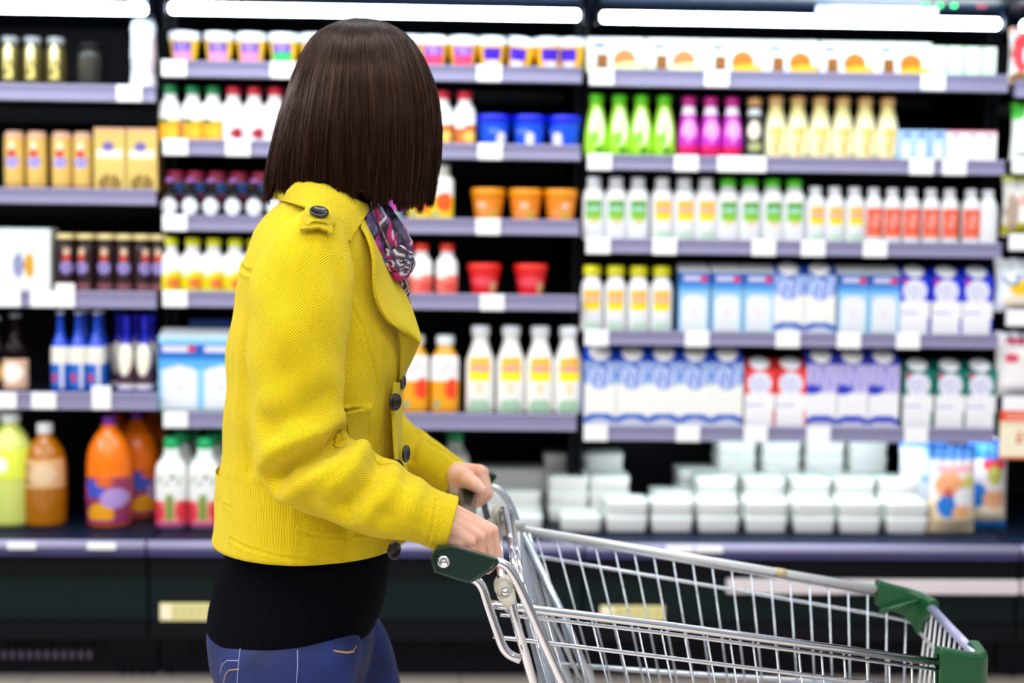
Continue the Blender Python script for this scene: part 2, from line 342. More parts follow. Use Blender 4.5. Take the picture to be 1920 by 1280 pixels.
def carton(w, h, d, front, ops, side, top='#f4f8ff', gable=.1, cap=None, n=40):
    hb = h * (1 - gable)
    U, V = np.meshgrid(np.linspace(0, 1, n), np.linspace(0, 1, n)); U = U.ravel(); V = V.ravel()
    vs = [((u - .5) * w, -d / 2, v * hb) for u, v in zip(U, V)]; fs = gridfaces(n, n, False); k = len(vs)
    vs += [(x, y, z) for x in (-w / 2, w / 2) for y in (-d / 2, d / 2) for z in (0, hb)]
    fs += [(k, k + 1, k + 3, k + 2), (k + 4, k + 6, k + 7, k + 5), (k + 2, k + 3, k + 7, k + 6), (k, k + 2, k + 6, k + 4)]
    me = mesh('box', vs, fs, PAINT, False); paint(me, np.concatenate([pnt(ops, U, V, front), np.tile(np.array(lin(side)), (8, 1))]))
    parts = [('box', me, None)]
    g = MB(); yr = d * .12
    g.add([(-w / 2, -d / 2, hb), (w / 2, -d / 2, hb), (w / 2, d / 2, hb), (-w / 2, d / 2, hb), (-w / 2 * .98, yr, h), (w / 2 * .98, yr, h), (w / 2 * .98, yr + .004, h), (-w / 2 * .98, yr + .004, h)],
          [(0, 1, 5, 4), (4, 5, 6, 7), (3, 7, 6, 2), (0, 4, 7, 3), (1, 2, 6, 5), (3, 2, 1, 0)])
    parts.append(('top', g.mesh('top', M(top, .3), False), None))
    if cap:  # pale disc standing in for the highlight on the sloped top
        c = MB(); c.lathe([(w * .34, 0), (w * .34, .006), (w * .3, .009), (.001, .009)], 20); me2 = c.mesh('cap', M(cap, .3))
        ang = math.atan2(h - hb, d / 2 + yr)
        me2.transform(Matrix.Translation((0, -d * .22, hb + (h - hb) * .48)) @ Matrix.Rotation(ang, 4, 'X')); parts.append(('cap', me2, None))
    return parts
def box(w, h, d, front, ops, side, n=40):
    p = carton(w, h, d, front, ops, side, side, 0.02, None, n); return p
def bag(w, h, d, base, ops, crimp, n=30, band=.1):
    vs = []; us = []
    for sgn in (-1, 1):
        for j in range(n):
            v = j / (n - 1)
            for i in range(n):
                u = i / (n - 1); e = max(0, math.sin(PI * u)) ** .45 * max(0, min(1, (1 - v) * 2.6)) ** .6 * min(1, .35 + v * 4)
                wv = w * (1 - .08 * math.sin(PI * v)) ; ruff = .006 * math.sin(u * 30 + sgn) * (v > .8)
                vs.append(((u - .5) * wv, sgn * d / 2 * e + ruff, v * h + (.012 * h * math.sin(u * 22) if v > .97 else 0))); us.append((u, v))
    us = np.array(us); fs = gridfaces(n, n, False) + [f[::-1] for f in gridfaces(n, n, False, n * n)]
    me = mesh('bag', vs, fs, PAINT); paint(me, pnt(list(ops) + [('r', 0, 1 - band, 1, 1, crimp)], us[:, 0], us[:, 1], base))
    return [('pouch', me, None)]
YF = LIP + .035
def row(kind, name, xs, desc, catg, group, bay, shelf, w, Y=None, extra='', d=None, rz=None, tilts=None, n0=0, ntot=None, sname=None):
    z = SHELFZ[bay][shelf] if shelf < len(SHELFZ[bay]) and shelf != 5 else DECK
    for i, x in enumerate(xs):
        yy = (Y or YF) + (d or w) / 2
        p = P(x, 500, yy); t = tilts[i] if tilts else 0
        # keep the pixel column at the height of the item
        from_z = z + .05; pp = proj([[p[0], yy, from_z]])[0]; p[0] += (x - pp[0]) * yy / F
        spawn(kind, name, lab(i + n0, ntot or len(xs), desc, sname or SN[shelf if bay != 0 or shelf == 5 else shelf], BAYN[bay], extra), catg, group, (p[0], yy, z), rz[i] if rz else random.uniform(-.08, .08), t)
def m_(px): return px / S4
TALL = [(1, .05), (1, .55), (.97, .66), (.82, .78), (.55, .9), (.48, .96), (.48, 1)]
MILK = [(1, .05), (1, .62), (.94, .74), (.7, .88), (.52, .95), (.5, 1)]
SLIM = [(.95, .04), (1, .2), (.9, .5), (.8, .7), (.62, .88), (.55, 1)]
JUG = [(.97, .05), (1, .3), (1, .6), (.9, .76), (.6, .9), (.34, .97), (.33, 1)]
BEER = [(1, .04), (1, .52), (.92, .6), (.5, .74), (.38, .84), (.36, 1)]
# --- left bay
k = bottle(m_(36), m_(92), [(1, .1), (1, .8), (.8, .92), (.75, 1)], '#6a5a20', '#8d9096', .12, .85, [('r', .35, .1, .75, .9, '#e8d478'), ('r', .42, .5, .62, .98, '#f8f4c8'), ('s', .5, .4, .3, .2, '#4a3510', 14)], '#4a3f14', (.08, .86), rough=.15)  # gold bands paint the highlight on dark glass
row(k, 'glass_jar', [20, 62, 105], 'glass jars with painted gold highlights', 'jar', 'jars on the left top shelf', 0, 0, m_(36))
k = bottle(m_(50), m_(84), [(1, .1), (1, .8), (.85, .95), (.8, 1)], '#14120e', '#15161a', .12, .85, [('e', .5, .45, .3, .35, '#2a2418')], '#14120e', (.1, .8))
row(k, 'glass_jar', [170], 'almost black squat jar in the dark corner', 'jar', 'jars on the left top shelf', 0, 0, m_(50))
k = bottle(m_(46), m_(124), [(1, .05), (.9, .3), (.95, .5), (.9, .8), (.95, 1)], '#dfe3ee', '#c9d2df', .06, .9, [('s', .5, .5, .4, .4, '#b5bccf', 22), ('r', .9, .2, 1, .8, '#c98f98')], '#e8ecf6', (.03, .9), sq=3)
row(k, 'wrapped_bottle', [270], 'tall white plastic wrapped bottle at the shelf end', 'bottle', None, 0, 0, m_(54), Y=LIP - .0)
gold = '#d9b45c'
logo = [('e', .5, .5, .34, .12, '#7c6cc0'), ('e', .5, .66, .2, .1, '#c03a28'), ('e', .5, .78, .16, .08, '#ecd9b8'), ('s', .5, .48, .3, .1, '#e9e2f4', 30), ('r', 0, 0, 1, .12, '#c89a58'), ('r', 0, .93, 1, 1, '#d8a890')]
k = bottle(m_(36), m_(108), [(.96, .04), (1, .06), (1, .93), (.92, 1)], gold, '#d8a99a', .04, .9, logo, gold, (.02, .95), rough=.25)
row(k, 'beverage_can', [28, 70, 117, 157], 'tall gold cans with purple crest', 'can', 'gold cans on the left second shelf', 0, 1, m_(36))
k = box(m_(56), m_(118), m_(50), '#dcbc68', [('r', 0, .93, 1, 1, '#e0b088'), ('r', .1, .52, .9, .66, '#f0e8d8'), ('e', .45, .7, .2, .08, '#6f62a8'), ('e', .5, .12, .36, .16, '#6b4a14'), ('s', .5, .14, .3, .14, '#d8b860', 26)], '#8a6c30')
row(k, 'gift_box', [212, 272], 'tall gold boxes with brown print', 'box', 'gold boxes on the left second shelf', 0, 1, m_(56), d=m_(50), rz=[0, 0])
k = box(m_(100), m_(118), m_(60), '#eef0ea', [('e', .62, .42, .09, .2, '#d8a028'), ('e', .42, .42, .1, .2, '#8f94b8'), ('r', 0, .86, 1, 1, '#e8fbff'), ('s', .5, .7, .3, .1, '#cfd6de', 20)], '#e8ece8')
row(k, 'drink_carton_pack', [52], 'white multipack box printed with a beer glass', 'box', None, 0, 2, m_(100), d=m_(60), rz=[0])
dk = [('e', .5, .5, .34, .16, '#6a58a8'), ('e', .5, .74, .22, .12, '#b83a2a'), ('e', .52, .86, .18, .08, '#d8b898'), ('s', .5, .5, .3, .12, '#c8bce0', 26), ('r', .1, .0, .9, .14, '#8a5058')]
k = bottle(m_(34), m_(108), [(1, .04), (1, .78), (.9, .88), (.7, 1)], '#1c0e0c', '#e4cf90', .09, .95, dk, '#2a1414', (.05, .8), rough=.2)
row(k, 'dark_bottle', [124, 162, 199, 234, 268, 300], 'dark bottles with gold caps', 'bottle', 'gold capped dark bottles', 0, 2, m_(34), extra=' in front', rz=[.3, -.3, 0, .1, .5, 0])
row(k, 'dark_bottle', [140, 176, 212, 247, 281], 'dark bottles with gold caps', 'bottle', 'gold capped dark bottles', 0, 2, m_(34), Y=YF + .065, extra=' behind')
row(k, 'dark_bottle', [162, 196, 230, 263, 296], 'dark bottles with gold caps', 'bottle', 'gold capped dark bottles', 0, 2, m_(34), Y=YF + .13, extra=' furthest back')
k = bottle(m_(50), m_(146), BEER, '#140a08', '#8aa0a8', .05, .42, [('e', .5, .55, .42, .32, '#fff4e8'), ('r', 0, .0, 1, .1, '#d8a890')], '#e8bfa0', (.04, .42), rough=.12)
row(k, 'dark_bottle', [30], 'brown bottle with a cream label', 'bottle', None, 0, 3, m_(50), Y=YF)
k = bottle(m_(38), m_(140), BEER, '#0a0a10', '#b0b8c0', .05, .42, [('e', .5, .5, .4, .4, '#c89828')], '#3a2a10', (.1, .42), rough=.12)
row(k, 'dark_bottle', [-6], 'black bottle with yellow label at the picture edge', 'bottle', None, 0, 3, m_(38))
k = bottle(m_(33), m_(152), BEER, '#1f52e0', '#e8f2ff', .04, .42, [('r', 0, .62, 1, 1, '#eceadf'), ('r', .62, 0, .8, .62, '#dcdce8'), ('r', 0, .58, 1, .62, '#e8e4d8'), ('e', .3, .25, .15, .12, '#d04060')], '#1668c8', (.05, .56), rough=.15)
row(k, 'blue_bottle', [114, 148, 182], 'blue bottles with white shoulders', 'bottle', 'blue bottles on the left fourth shelf', 0, 3, m_(42))
k2 = bottle(m_(33), m_(146), BEER, '#1b20c8', '#1018d8', .12, .46, [('e', .5, .8, .42, .5, '#f0ecd8'), ('r', 0, 0, 1, .12, '#e8e0e8')], '#4a3040', (.05, .62), rough=.15)
row(k2, 'blue_bottle', [238, 272], 'deep blue necked bottles with cream labels', 'bottle', 'deep blue bottles on the left fourth shelf', 0, 3, m_(42))
row(k2, 'blue_bottle', [224, 256, 286], 'deep blue necked bottles', 'bottle', 'deep blue bottles on the left fourth shelf', 0, 3, m_(42), Y=YF + .08, extra=' behind')
row(k, 'blue_bottle', [160, 190], 'blue bottles with white shoulders', 'bottle', 'blue bottles on the left fourth shelf', 0, 3, m_(42), Y=YF + .08, extra=' behind')
# deck, left
YD = 4.18; SD = 2667 / 4.24
def d_(px): return px / SD
k = bottle(d_(84), d_(212), JUG, '#d6e070', '#e6f4f4', .09, .42, [('r', 0, .0, 1, 1, '#e4f04a'), ('e', .3, .5, .3, .3, '#f6f8e8')], '#e4f04a', (.42, .68), rough=.1)
row(k, 'juice_bottle', [22], 'large lime yellow drink bottle at the picture edge', 'bottle', 'lime yellow bottles', 0, 5, d_(84), Y=YD)
row(k, 'juice_bottle', [5], 'large lime yellow drink bottle half hidden', 'bottle', 'lime yellow bottles', 0, 5, d_(84), Y=YD + .15, extra=' behind')
k = bottle(d_(78), d_(192), JUG, '#b06a08', '#e8eef2', .1, .38, [('r', 0, 0, 1, 1, '#dcae78'), ('e', .6, .5, .3, .35, '#e8c8a0'), ('s', .2, .5, .15, .4, '#8a6a30', 20)], '#dcae78', (.38, .66), rough=.08)
row(k, 'oil_bottle', [86], 'amber oil bottle with tan label and white cap', 'bottle', None, 0, 5, d_(78), Y=YD)
k = bottle(d_(84), d_(205), JUG, '#ff7a10', '#7a20a8', .08, .3, [('e', .4, .2, .3, .25, '#f8a818'), ('e', .7, .55, .3, .22, '#b898d8'), ('e', .25, .75, .25, .2, '#3a58c8'), ('e', .5, .9, .2, .1, '#e86a18'), ('r', 0, 0, 1, .07, '#8a1868'), ('r', 0, .5, .1, .8, '#d04090')], '#9a3a60', (.04, .46), rough=.12)
row(k, 'orange_drink_bottle', [206], 'foremost orange drink bottle with purple cap', 'bottle', 'orange drink bottles', 0, 5, d_(84), Y=YD, rz=[0])
row(k, 'orange_drink_bottle', [258], 'orange drink bottle right behind the foremost one', 'bottle', 'orange drink bottles', 0, 5, d_(84), Y=YD + .14, rz=[.8])
row(k, 'orange_drink_bottle', [222, 290], 'orange drink bottles, purple caps', 'bottle', 'orange drink bottles', 0, 5, d_(84), Y=YD + .28, extra=' at the back')
gf = [('r', 0, .42, 1, 1, '#f4f4f0'), ('e', .18, .22, .24, .18, '#e83848'), ('e', .82, .24, .22, .18, '#e83848'), ('e', .5, .3, .06, .2, '#7aa040'), ('s', .5, .72, .34, .08, '#6a8a6a', 30), ('r', 0, 0, 1, .07, '#c85090')]
k = bottle(d_(58), d_(168), [(1, .05), (1, .7), (.9, .8), (.55, .92), (.5, 1)], '#d8e0da', '#08a860', .12, .56, gf, '#f49880', (.02, .74), sq=3.5, rough=.2)
row(k, 'grapefruit_juice', [324, 386], 'grapefruit juice bottles, green caps', 'bottle', 'grapefruit juice bottles', 1, 5, d_(60), Y=YD, extra=' in front', rz=[0, 0])
row(k, 'grapefruit_juice', [343, 402], 'grapefruit juice bottles, green caps', 'bottle', 'grapefruit juice bottles', 1, 5, d_(60), Y=YD + .11, extra=' behind')
row(k, 'grapefruit_juice', [360, 416], 'grapefruit juice bottles, green caps', 'bottle', 'grapefruit juice bottles', 1, 5, d_(60), Y=YD + .22, extra=' furthest back')
row(k, 'juice_bottle', [852], 'green capped juice bottle showing above the sleeve', 'bottle', None, 1, 5, d_(60), Y=YD + .2)
# --- middle bay
def cup(bd, sq1, low): return tub(m_(58), m_(60), bd, '#f4f7ff', [('r', 0, 0, 1, .5, low), ('r', .05, .5, .95, .9, sq1), ('s', .5, .7, .36, .14, '#c8b8f4', 24)], bd, .26, .7, .85)
xs = [346, 411, 471, 532, 590]; cols = ['#f49ac0', '#f49ac0', '#f490b8', '#38c868', '#70d080']
for i, (x, cl) in enumerate(zip(xs, cols)): row(cup('#f2c21c', '#5a28b0', cl), 'yogurt_cup', [x], 'yellow cups with purple and %s band' % ('green' if i > 2 else 'pink'), 'yogurt cup', 'yogurt cups on the middle top shelf', 1, 0, m_(58), n0=i, ntot=5, extra='')
row(cup('#e8b020', '#7a28b8', '#f04a70'), 'yogurt_cup', [770, 812, 868], 'cups with deep pink bands', 'yogurt cup', 'yogurt cups on the middle top shelf', 1, 0, m_(56))
k = tub(m_(56), m_(60), '#f0b418', '#f4f7ff', [('r', .12, .35, .88, .85, '#4018b8'), ('r', .2, .05, .8, .34, '#f0c0d0'), ('e', .6, .2, .22, .12, '#f0ecf4')], '#f0b418', .26, .7, .95)
row(k, 'yogurt_cup', [922, 972, 1028, 1072], 'yellow cups with violet squares', 'yogurt cup', 'yogurt cups on the middle top shelf', 1, 0, m_(54), tilts=[0, .16, 0, 0], rz=[0, -.3, .1, -.4])
def juice(w, h, cap, low, spot): return bottle(m_(w), m_(h), [(1, .05), (1, .66), (.9, .78), (.6, .9), (.58, 1)], '#f2f4f4', cap, .14, .68, [('r', 0, 0, 1, .5, low), ('e', .7, .2, .25, .14, spot), ('s', .45, .7, .3, .1, '#b8c8b8', 20), ('r', .1, .4, .5, .54, '#3c6a20' if low == '#f0a818' else '#e8eee8')], '#f6f8f8', (.02, .76), 1.3, sq=3)
row(juice(38, 104, '#0a8a4a', '#f0a818', '#f8c030'), 'juice_bottle', [320, 362, 400], 'green capped white and orange bottles', 'bottle', 'small juice bottles on the middle shelves', 1, 1, m_(38))
row(juice(38, 104, '#d81838', '#f2eef0', '#a81830'), 'juice_bottle', [438, 477, 516, 553], 'red capped white juice bottles', 'bottle', 'small juice bottles on the middle shelves', 1, 1, m_(38), extra='')
row(juice(40, 102, '#e01838', '#c86a28', '#e8c860'), 'juice_bottle', [829, 871], 'red capped juice bottles beside blue tubs', 'bottle', 'small juice bottles on the middle shelves', 1, 1, m_(40))
for i, (x, ex) in enumerate(zip([925, 992, 1058], [.75, .5, .2])):
    k = tub(m_(66), m_(60), '#1048e0', '#1020e8', [('e', ex, .3, .16, .3, '#f0e8d8'), ('e', ex - .25, .62, .2, .1, '#6888f0')], '#1050e0', .24, .78, 1.2)
    row(k, 'cream_tub', [x], 'blue tubs with white print', 'tub', 'blue tubs', 1, 1, m_(66), n0=i, ntot=3)
k = bottle(m_(34), m_(72), [(1, .05), (1, .5), (.8, .66), (.45, .82), (.4, 1)], '#0c0a10', '#b06ac0', .1, .5, [('e', .5, .42, .42, .42, '#f6f8ff')], '#141018', (.06, .56), rough=.15)
row(k, 'small_dark_bottle', [320, 358, 397, 438, 478, 516], 'small black bottles with white ovals', 'bottle', 'small black bottles with white ovals', 1, 2, m_(34), extra='')
k = bottle(m_(36), m_(86), [(1, .05), (1, .86), (.9, 1)], '#20305a', '#e03a6a', .1, .9, [('r', 0, .0, 1, .35, '#202848'), ('r', 0, .6, .5, .9, '#e8b020'), ('r', .5, .6, 1, .85, '#2868b8'), ('e', .5, .5, .2, .1, '#c8d030')], '#a83858', (.02, .88))
row(k, 'snack_bottle', [330, 368, 408, 448, 488, 524], 'multicoloured bottles, pink caps', 'bottle', 'pink capped bottles behind', 1, 2, m_(36), Y=YF + .06, extra=' behind')
k = box(m_(30), m_(46), m_(30), '#3a2a48', [('e', .6, .6, .4, .3, '#d040b0'), ('e', .5, .2, .3, .15, '#80c0b0')], '#20182c')
row(k, 'drink_carton', [742], 'small dark carton with magenta print', 'carton', None, 1, 2, m_(30))
k = bottle(m_(42), m_(104), [(1, .04), (1, .8), (.94, .88), (.62, .96), (.6, 1)], '#f0d020', '#eef6f6', .16, .66, [('r', 0, .5, 1, 1, '#f4f8f4'), ('e', .6, .38, .22, .22, '#f05a18'), ('e', .35, .12, .12, .06, '#60b890')], '#f6d020', (.02, .82), sq=4)
row(k, 'juice_bottle', [787, 829], 'yellow tomato juice bottles with white caps', 'bottle', 'yellow juice bottles', 1, 2, m_(42), rz=[0, 0])
for i, x in enumerate([915, 985, 1051]):
    k = tub(m_(64), m_(61), '#f58a18', '#fa9c14', [('e', .5, .3, .4, .24, '#f8a050'), ('e', .25 + .2 * i, .62, .16, .12, '#f4c8b0'), ('e', .7, .2, .12, .14, '#d8c030')], '#f59020', .28, .74, 1.2)
    row(k, 'dessert_tub', [x], 'orange tubs', 'tub', 'orange tubs', 1, 2, m_(64), n0=i, ntot=3, extra=' with lids')
row(juice(40, 101, '#e4e808', '#e8d818', '#e87830'), 'juice_bottle', [320, 362, 401, 441, 478], 'yellow capped lemon juice bottles', 'bottle', 'yellow capped juice bottles', 1, 3, m_(40))
row(juice(40, 96, '#f03818', '#f07868', '#e85048'), 'juice_bottle', [748, 790, 838], 'red capped grapefruit juice bottles', 'bottle', 'red capped juice bottles', 1, 3, m_(40))
for i, x in enumerate([908, 995]):
    k = tub(m_(64), m_(60), '#ec2020', '#f42c20', [('e', .45, .55, .4, .2, '#f45060'), ('e', .85, .3, .12, .28, '#e8b080')], '#ec1c28', .26, .7, 1.2)
    row(k, 'dessert_tub', [x], 'red tubs with lids', 'tub', 'red tubs', 1, 3, m_(64), n0=i, ntot=2)
bm_ops = [('r', 0, .78, 1, .92, '#1a58b8'), ('r', .1, .82, .75, .89, '#e8e4f4'), ('e', .78, .85, .1, .04, '#e03048'), ('r', 0, .7, 1, .78, '#1c74cc'), ('r', 0, .58, 1, .7, '#58aee8'), ('r', .08, .04, .92, .5, '#e8ecf2'), ('e', .5, .5, .42, .12, '#e8ecf2'), ('e', .5, .32, .1, .04, '#f0d8d8'), ('r', 0, 0, 1, .05, '#7aa890')]
k = carton(m_(78), m_(153), m_(60), '#8ccbee', bm_ops, '#3a90d0', '#eaf6ff', .1)
row(k, 'milk_carton', [343, 421], 'large light blue milk cartons', 'carton', 'large blue milk cartons', 1, 4, m_(78), d=m_(60), rz=[0, 0])
k = box(m_(80), m_(170), m_(50), '#1c62c4', [('r', .2, .8, .9, .86, '#2a48a8')], '#164c9c')
row(k, 'milk_carton', [398], 'plain blue carton showing above large milk cartons', 'carton', None, 1, 4, m_(80), Y=YF + .16, d=m_(50))
k = bottle(m_(52), m_(146), [(1, .04), (1, .74), (.94, .82), (.56, .95), (.54, 1)], '#e0a010', '#e8f4f8', .12, .66, [('r', 0, .56, 1, 1, '#f6f4f4'), ('e', .68, .42, .2, .2, '#f4441c'), ('e', .3, .14, .12, .06, '#58b090'), ('s', .5, .78, .3, .1, '#ecd0d4', 20)], '#f2a418', (.02, .74), sq=3.5)
row(k, 'mango_juice', [778, 834], 'orange mango juice bottles', 'bottle', 'mango juice bottles', 1, 4, m_(52), rz=[0, 0])
wy = [('r', .16, .56, .84, .98, '#fccc08'), ('r', .16, .56, .84, .70, '#fcf000'), ('e', .5, .78, .3, .07, '#f2a890'), ('r', .2, .9, .8, .96, '#f4a030'), ('e', .5, .1, .36, .14, '#a8ccae'), ('e', .5, .42, .1, .1, '#f0dcb0')]
k = bottle(m_(54), m_(165), [(1, .03), (1, .6), (.96, .68), (.66, .84), (.56, .9), (.5, 1)], '#f3f1ec', '#f2f8ff', .11, .64, wy, '#f3f1ec', (.02, .66), 1.2, sq=2.6)
row(k, 'yogurt_bottle', [900, 957, 1011, 1064], 'tall white yogurt bottles, yellow labels', 'bottle', 'tall white yogurt bottles', 1, 4, m_(54))
# --- right bay
def wbox(i): return box(m_(106), m_(64), m_(60), '#e4e8e6', [('r', 0, 0, 1, .2, '#d8e098' if i < 2 else '#e8dce8'), ('r', .16, .06, .38, .52, '#8a5418'), ('e', .66, .36, .2, .32, '#e06a10' if i > 1 else '#ec7a40'), ('e', .75, .16, .28, .13, '#e8b808' if i > 1 else '#e8e8a0'), ('r', .12, .68, .32, .86, '#7080d8')], '#e4ecdc')
for i, x in enumerate([1151, 1261, 1370, 1477, 1578, 1682]): row(wbox(i), 'dessert_box', [x], 'white boxes printed with orange fruit', 'box', 'white fruit boxes', 2, 0, m_(106), n0=i, ntot=6, d=m_(60), rz=[0])
k = box(m_(30), m_(58), m_(30), '#e8f6ec', [('r', 0, .0, .18, 1, '#a8e088'), ('r', .35, .7, .75, .8, '#4a68d0'), ('e', .6, .3, .2, .2, '#c8f0b8')], '#b8ecc0')
row(k, 'drink_carton', [1752, 1784, 1816, 1847], 'mini white and green drink cartons', 'carton', 'mini green drink cartons', 2, 0, m_(30), rz=[0] * 4)
gb = [(.9, .03), (1, .1), (1, .35), (.92, .55), (.7, .8), (.56, .92), (.54, 1)]
k = bottle(m_(42), m_(118), gb, '#a8e830', '#58d808', .13, .64, [('e', .5, .6, .34, .4, '#eef8d0'), ('e', .4, .35, .2, .14, '#7ac828'), ('e', .6, .1, .2, .08, '#50a010'), ('s', .5, .55, .3, .16, '#90d048', 18)], '#a4e430', (.05, .8))
row(k, 'yogurt_drink', [1117, 1160, 1201, 1244], 'bright green yogurt drink bottles', 'bottle', 'yogurt drink bottles on the right second shelf', 2, 1, m_(42))
k = bottle(m_(40), m_(116), gb, '#b818b0', '#d81898', .13, .64, [('r', 0, .84, 1, 1, '#f4e8fc'), ('e', .5, .55, .3, .2, '#f0a0e0'), ('r', 0, 0, 1, .2, '#d8105a'), ('s', .5, .5, .4, .24, '#f088d8', 18)], '#b818b0', (.05, .84))
row(k, 'yogurt_drink', [1290, 1331, 1371], 'magenta yogurt drink bottles', 'bottle', 'yogurt drink bottles on the right second shelf', 2, 1, m_(40))
k = bottle(m_(40), m_(116), gb, '#24242c', '#e8b070', .13, .64, [('r', 0, .86, 1, 1, '#dce4e8'), ('e', .45, .55, .3, .2, '#e8dcc0'), ('e', .5, .2, .3, .1, '#a8b070')], '#20242c', (.05, .82))
row(k, 'yogurt_drink', [1413], 'charcoal yogurt drink bottle with a cream cap', 'bottle', 'yogurt drink bottles on the right second shelf', 2, 1, m_(40))
k = bottle(m_(43), m_(120), gb, '#e8de90', '#f0bc78', .11, .64, [('e', .5, .62, .3, .1, '#f0b038'), ('e', .5, .4, .16, .3, '#f4c890'), ('r', 0, 0, 1, .05, '#f0b050'), ('s', .5, .4, .3, .3, '#f0b050', 14)], '#efecc0', (.03, .7))
row(k, 'yogurt_drink', [1453, 1494, 1536, 1578, 1620, 1662], 'pale yellow yogurt drink bottles, tan caps', 'bottle', 'yogurt drink bottles on the right second shelf', 2, 1, m_(43))
k = box(m_(30), m_(60), m_(30), '#a8c8f4', [('r', .3, .8, .8, .9, '#3858c8'), ('e', .5, .35, .3, .3, '#dce4f8'), ('e', .6, .1, .16, .08, '#e8e080')], '#78a8ec')
row(k, 'drink_carton', [1694, 1722, 1754], 'mini light blue drink cartons', 'carton', 'mini blue drink cartons', 2, 1, m_(30), rz=[0] * 3)
k = box(m_(32), m_(60), m_(30), '#f6f0f2', [('r', .3, .8, .8, .88, '#4858c8'), ('r', 0, .94, 1, 1, '#f0a0b0'), ('e', .6, .2, .1, .08, '#e8d888')], '#e8dce4')
row(k, 'drink_carton', [1786, 1817, 1847], 'mini white drink cartons', 'carton', 'mini white drink cartons', 2, 1, m_(32), rz=[0] * 3)
def wb(w, h, cap, ops, cw=.62, ch=.12): return bottle(m_(w), m_(h), [(1, .03), (1, .72), (.97, .80), (.76, .91), (.62, .95), (.58, 1)], '#e6e8ea', cap, ch, cw, ops, '#e6e8ea', (.03, .66), 1.2, sq=3.)
gl = [('r', .2, .48, .8, .96, '#28983a'), ('r', .2, .48, .8, .66, '#88c830'), ('e', .5, .74, .26, .06, '#a8d8b8'), ('r', .24, .9, .76, .96, '#98b048'), ('e', .5, .42, .1, .06, '#f0c890')]
yl = [('r', .2, .48, .8, .96, '#f8bc18'), ('r', .2, .48, .8, .62, '#fce000'), ('e', .5, .74, .28, .08, '#f8b490'), ('e', .5, .1, .3, .1, '#c0dcc4')]
rl = [('r', .06, .14, .94, .96, '#ee5838'), ('s', .5, .6, .4, .2, '#f8a898', 16), ('r', .2, .2, .8, .24, '#f8c0a0')]
row(wb(42, 119, '#eef6ff', gl), 'milk_bottle', [1113, 1154, 1195], 'white bottles with green labels, white caps', 'bottle', 'white bottles on the right third shelf', 2, 2, m_(42))
row(wb(42, 119, '#f4faff', yl), 'milk_bottle', [1240, 1281, 1322], 'larger white bottles with yellow labels', 'bottle', 'white bottles on the right third shelf', 2, 2, m_(42))
row(wb(42, 119, '#50d818', gl, .7), 'milk_bottle', [1363, 1404, 1446, 1487], 'white bottles with bright green caps', 'bottle', 'white bottles on the right third shelf', 2, 2, m_(42))
row(wb(37, 106, '#f4faff', yl), 'milk_bottle', [1527, 1563, 1600], 'smaller white bottles with yellow labels', 'bottle', 'white bottles on the right third shelf', 2, 2, m_(37))
row(wb(34, 105, '#f4f8ff', rl), 'milk_bottle', [1636, 1671, 1706, 1743, 1778, 1818], 'slim white bottles with red labels', 'bottle', 'white bottles on the right third shelf', 2, 2, m_(34))
row(wb(34, 104, '#f4f8ff', [('r', .4, .4, .6, .6, '#e8ecf0')]), 'milk_bottle', [1850], 'slim plain white bottle at the shelf end', 'bottle', 'white bottles on the right third shelf', 2, 2, m_(34))
row(wb(42, 124, '#ece810', yl, .78, .15), 'milk_bottle', [1109, 1153, 1196, 1239], 'white bottles with bright yellow caps', 'bottle', 'yellow capped white bottles', 2, 3, m_(42))
lb_ops = [('r', .1, .84, .75, .94, '#c8c4ec'), ('r', 0, .8, 1, .98, '#2c5cb4'), ('r', .15, .85, .7, .93, '#d4d0f0'), ('e', .8, .89, .12, .05, '#e03060'), ('r', 0, .7, 1, .8, '#4c98e0'), ('r', .08, .04, .92, .52, '#e8ecf2'), ('e', .5, .52, .42, .12, '#e8ecf2'), ('e', .5, .33, .1, .06, '#f0dce4'), ('r', .2, 0, .8, .04, '#60a848')]
k = carton(m_(58), m_(129), m_(52), '#90c8ec', lb_ops, '#2f8fc8', '#f6fbff', .12)
row(k, 'milk_carton', [1297, 1358, 1417], 'light blue cartons left of swirl cartons', 'carton', 'light blue milk cartons', 2, 3, m_(58), d=m_(52), rz=[0] * 3)
row(k, 'milk_carton', [1592, 1650], 'light blue cartons beside deep blue ones', 'carton', 'light blue milk cartons', 2, 3, m_(58), d=m_(52), rz=[0] * 2)
sw = [('r', 0, .66, 1, 1, '#9ab4e4'), ('s', .5, .78, .46, .2, '#2c58c8', 14), ('e', .5, .72, .3, .14, '#6a8ad8'), ('s', .5, .76, .4, .16, '#dce4f8', 22), ('r', 0, .08, 1, .12, '#1258c4'), ('e', .5, .1, .52, .1, '#1258c4'), ('e', .5, .03, .42, .08, '#d8dce8')]
k = carton(m_(58), m_(130), m_(52), '#f0f0ea', sw, '#3868d0', '#2c58d0', .15, '#ffffff')
row(k, 'milk_carton', [1473, 1531], 'white milk cartons with blue swirls', 'carton', 'blue swirl milk cartons', 2, 3, m_(58), d=m_(52), rz=[0] * 2)
def circ(bc, b2, side): return carton(m_(57), m_(128), m_(52), '#f4f2f4', [('r', 0, .6, 1, 1, bc), ('e', .5, .62, .5, .1, b2), ('e', .5, .5, .55, .12, '#f4f2f4'), ('e', .48, .76, .4, .2, '#e8e8f6'), ('s', .48, .75, .34, .12, '#a8a8d8', 26), ('r', .05, .36, .6, .4, '#8a98dc'), ('r', .94, 0, 1, .3, bc), ('e', .15, .93, .1, .04, '#d03060')], side, '#1a34d8' if side == '#1828c0' else side, .15, '#f6faff')
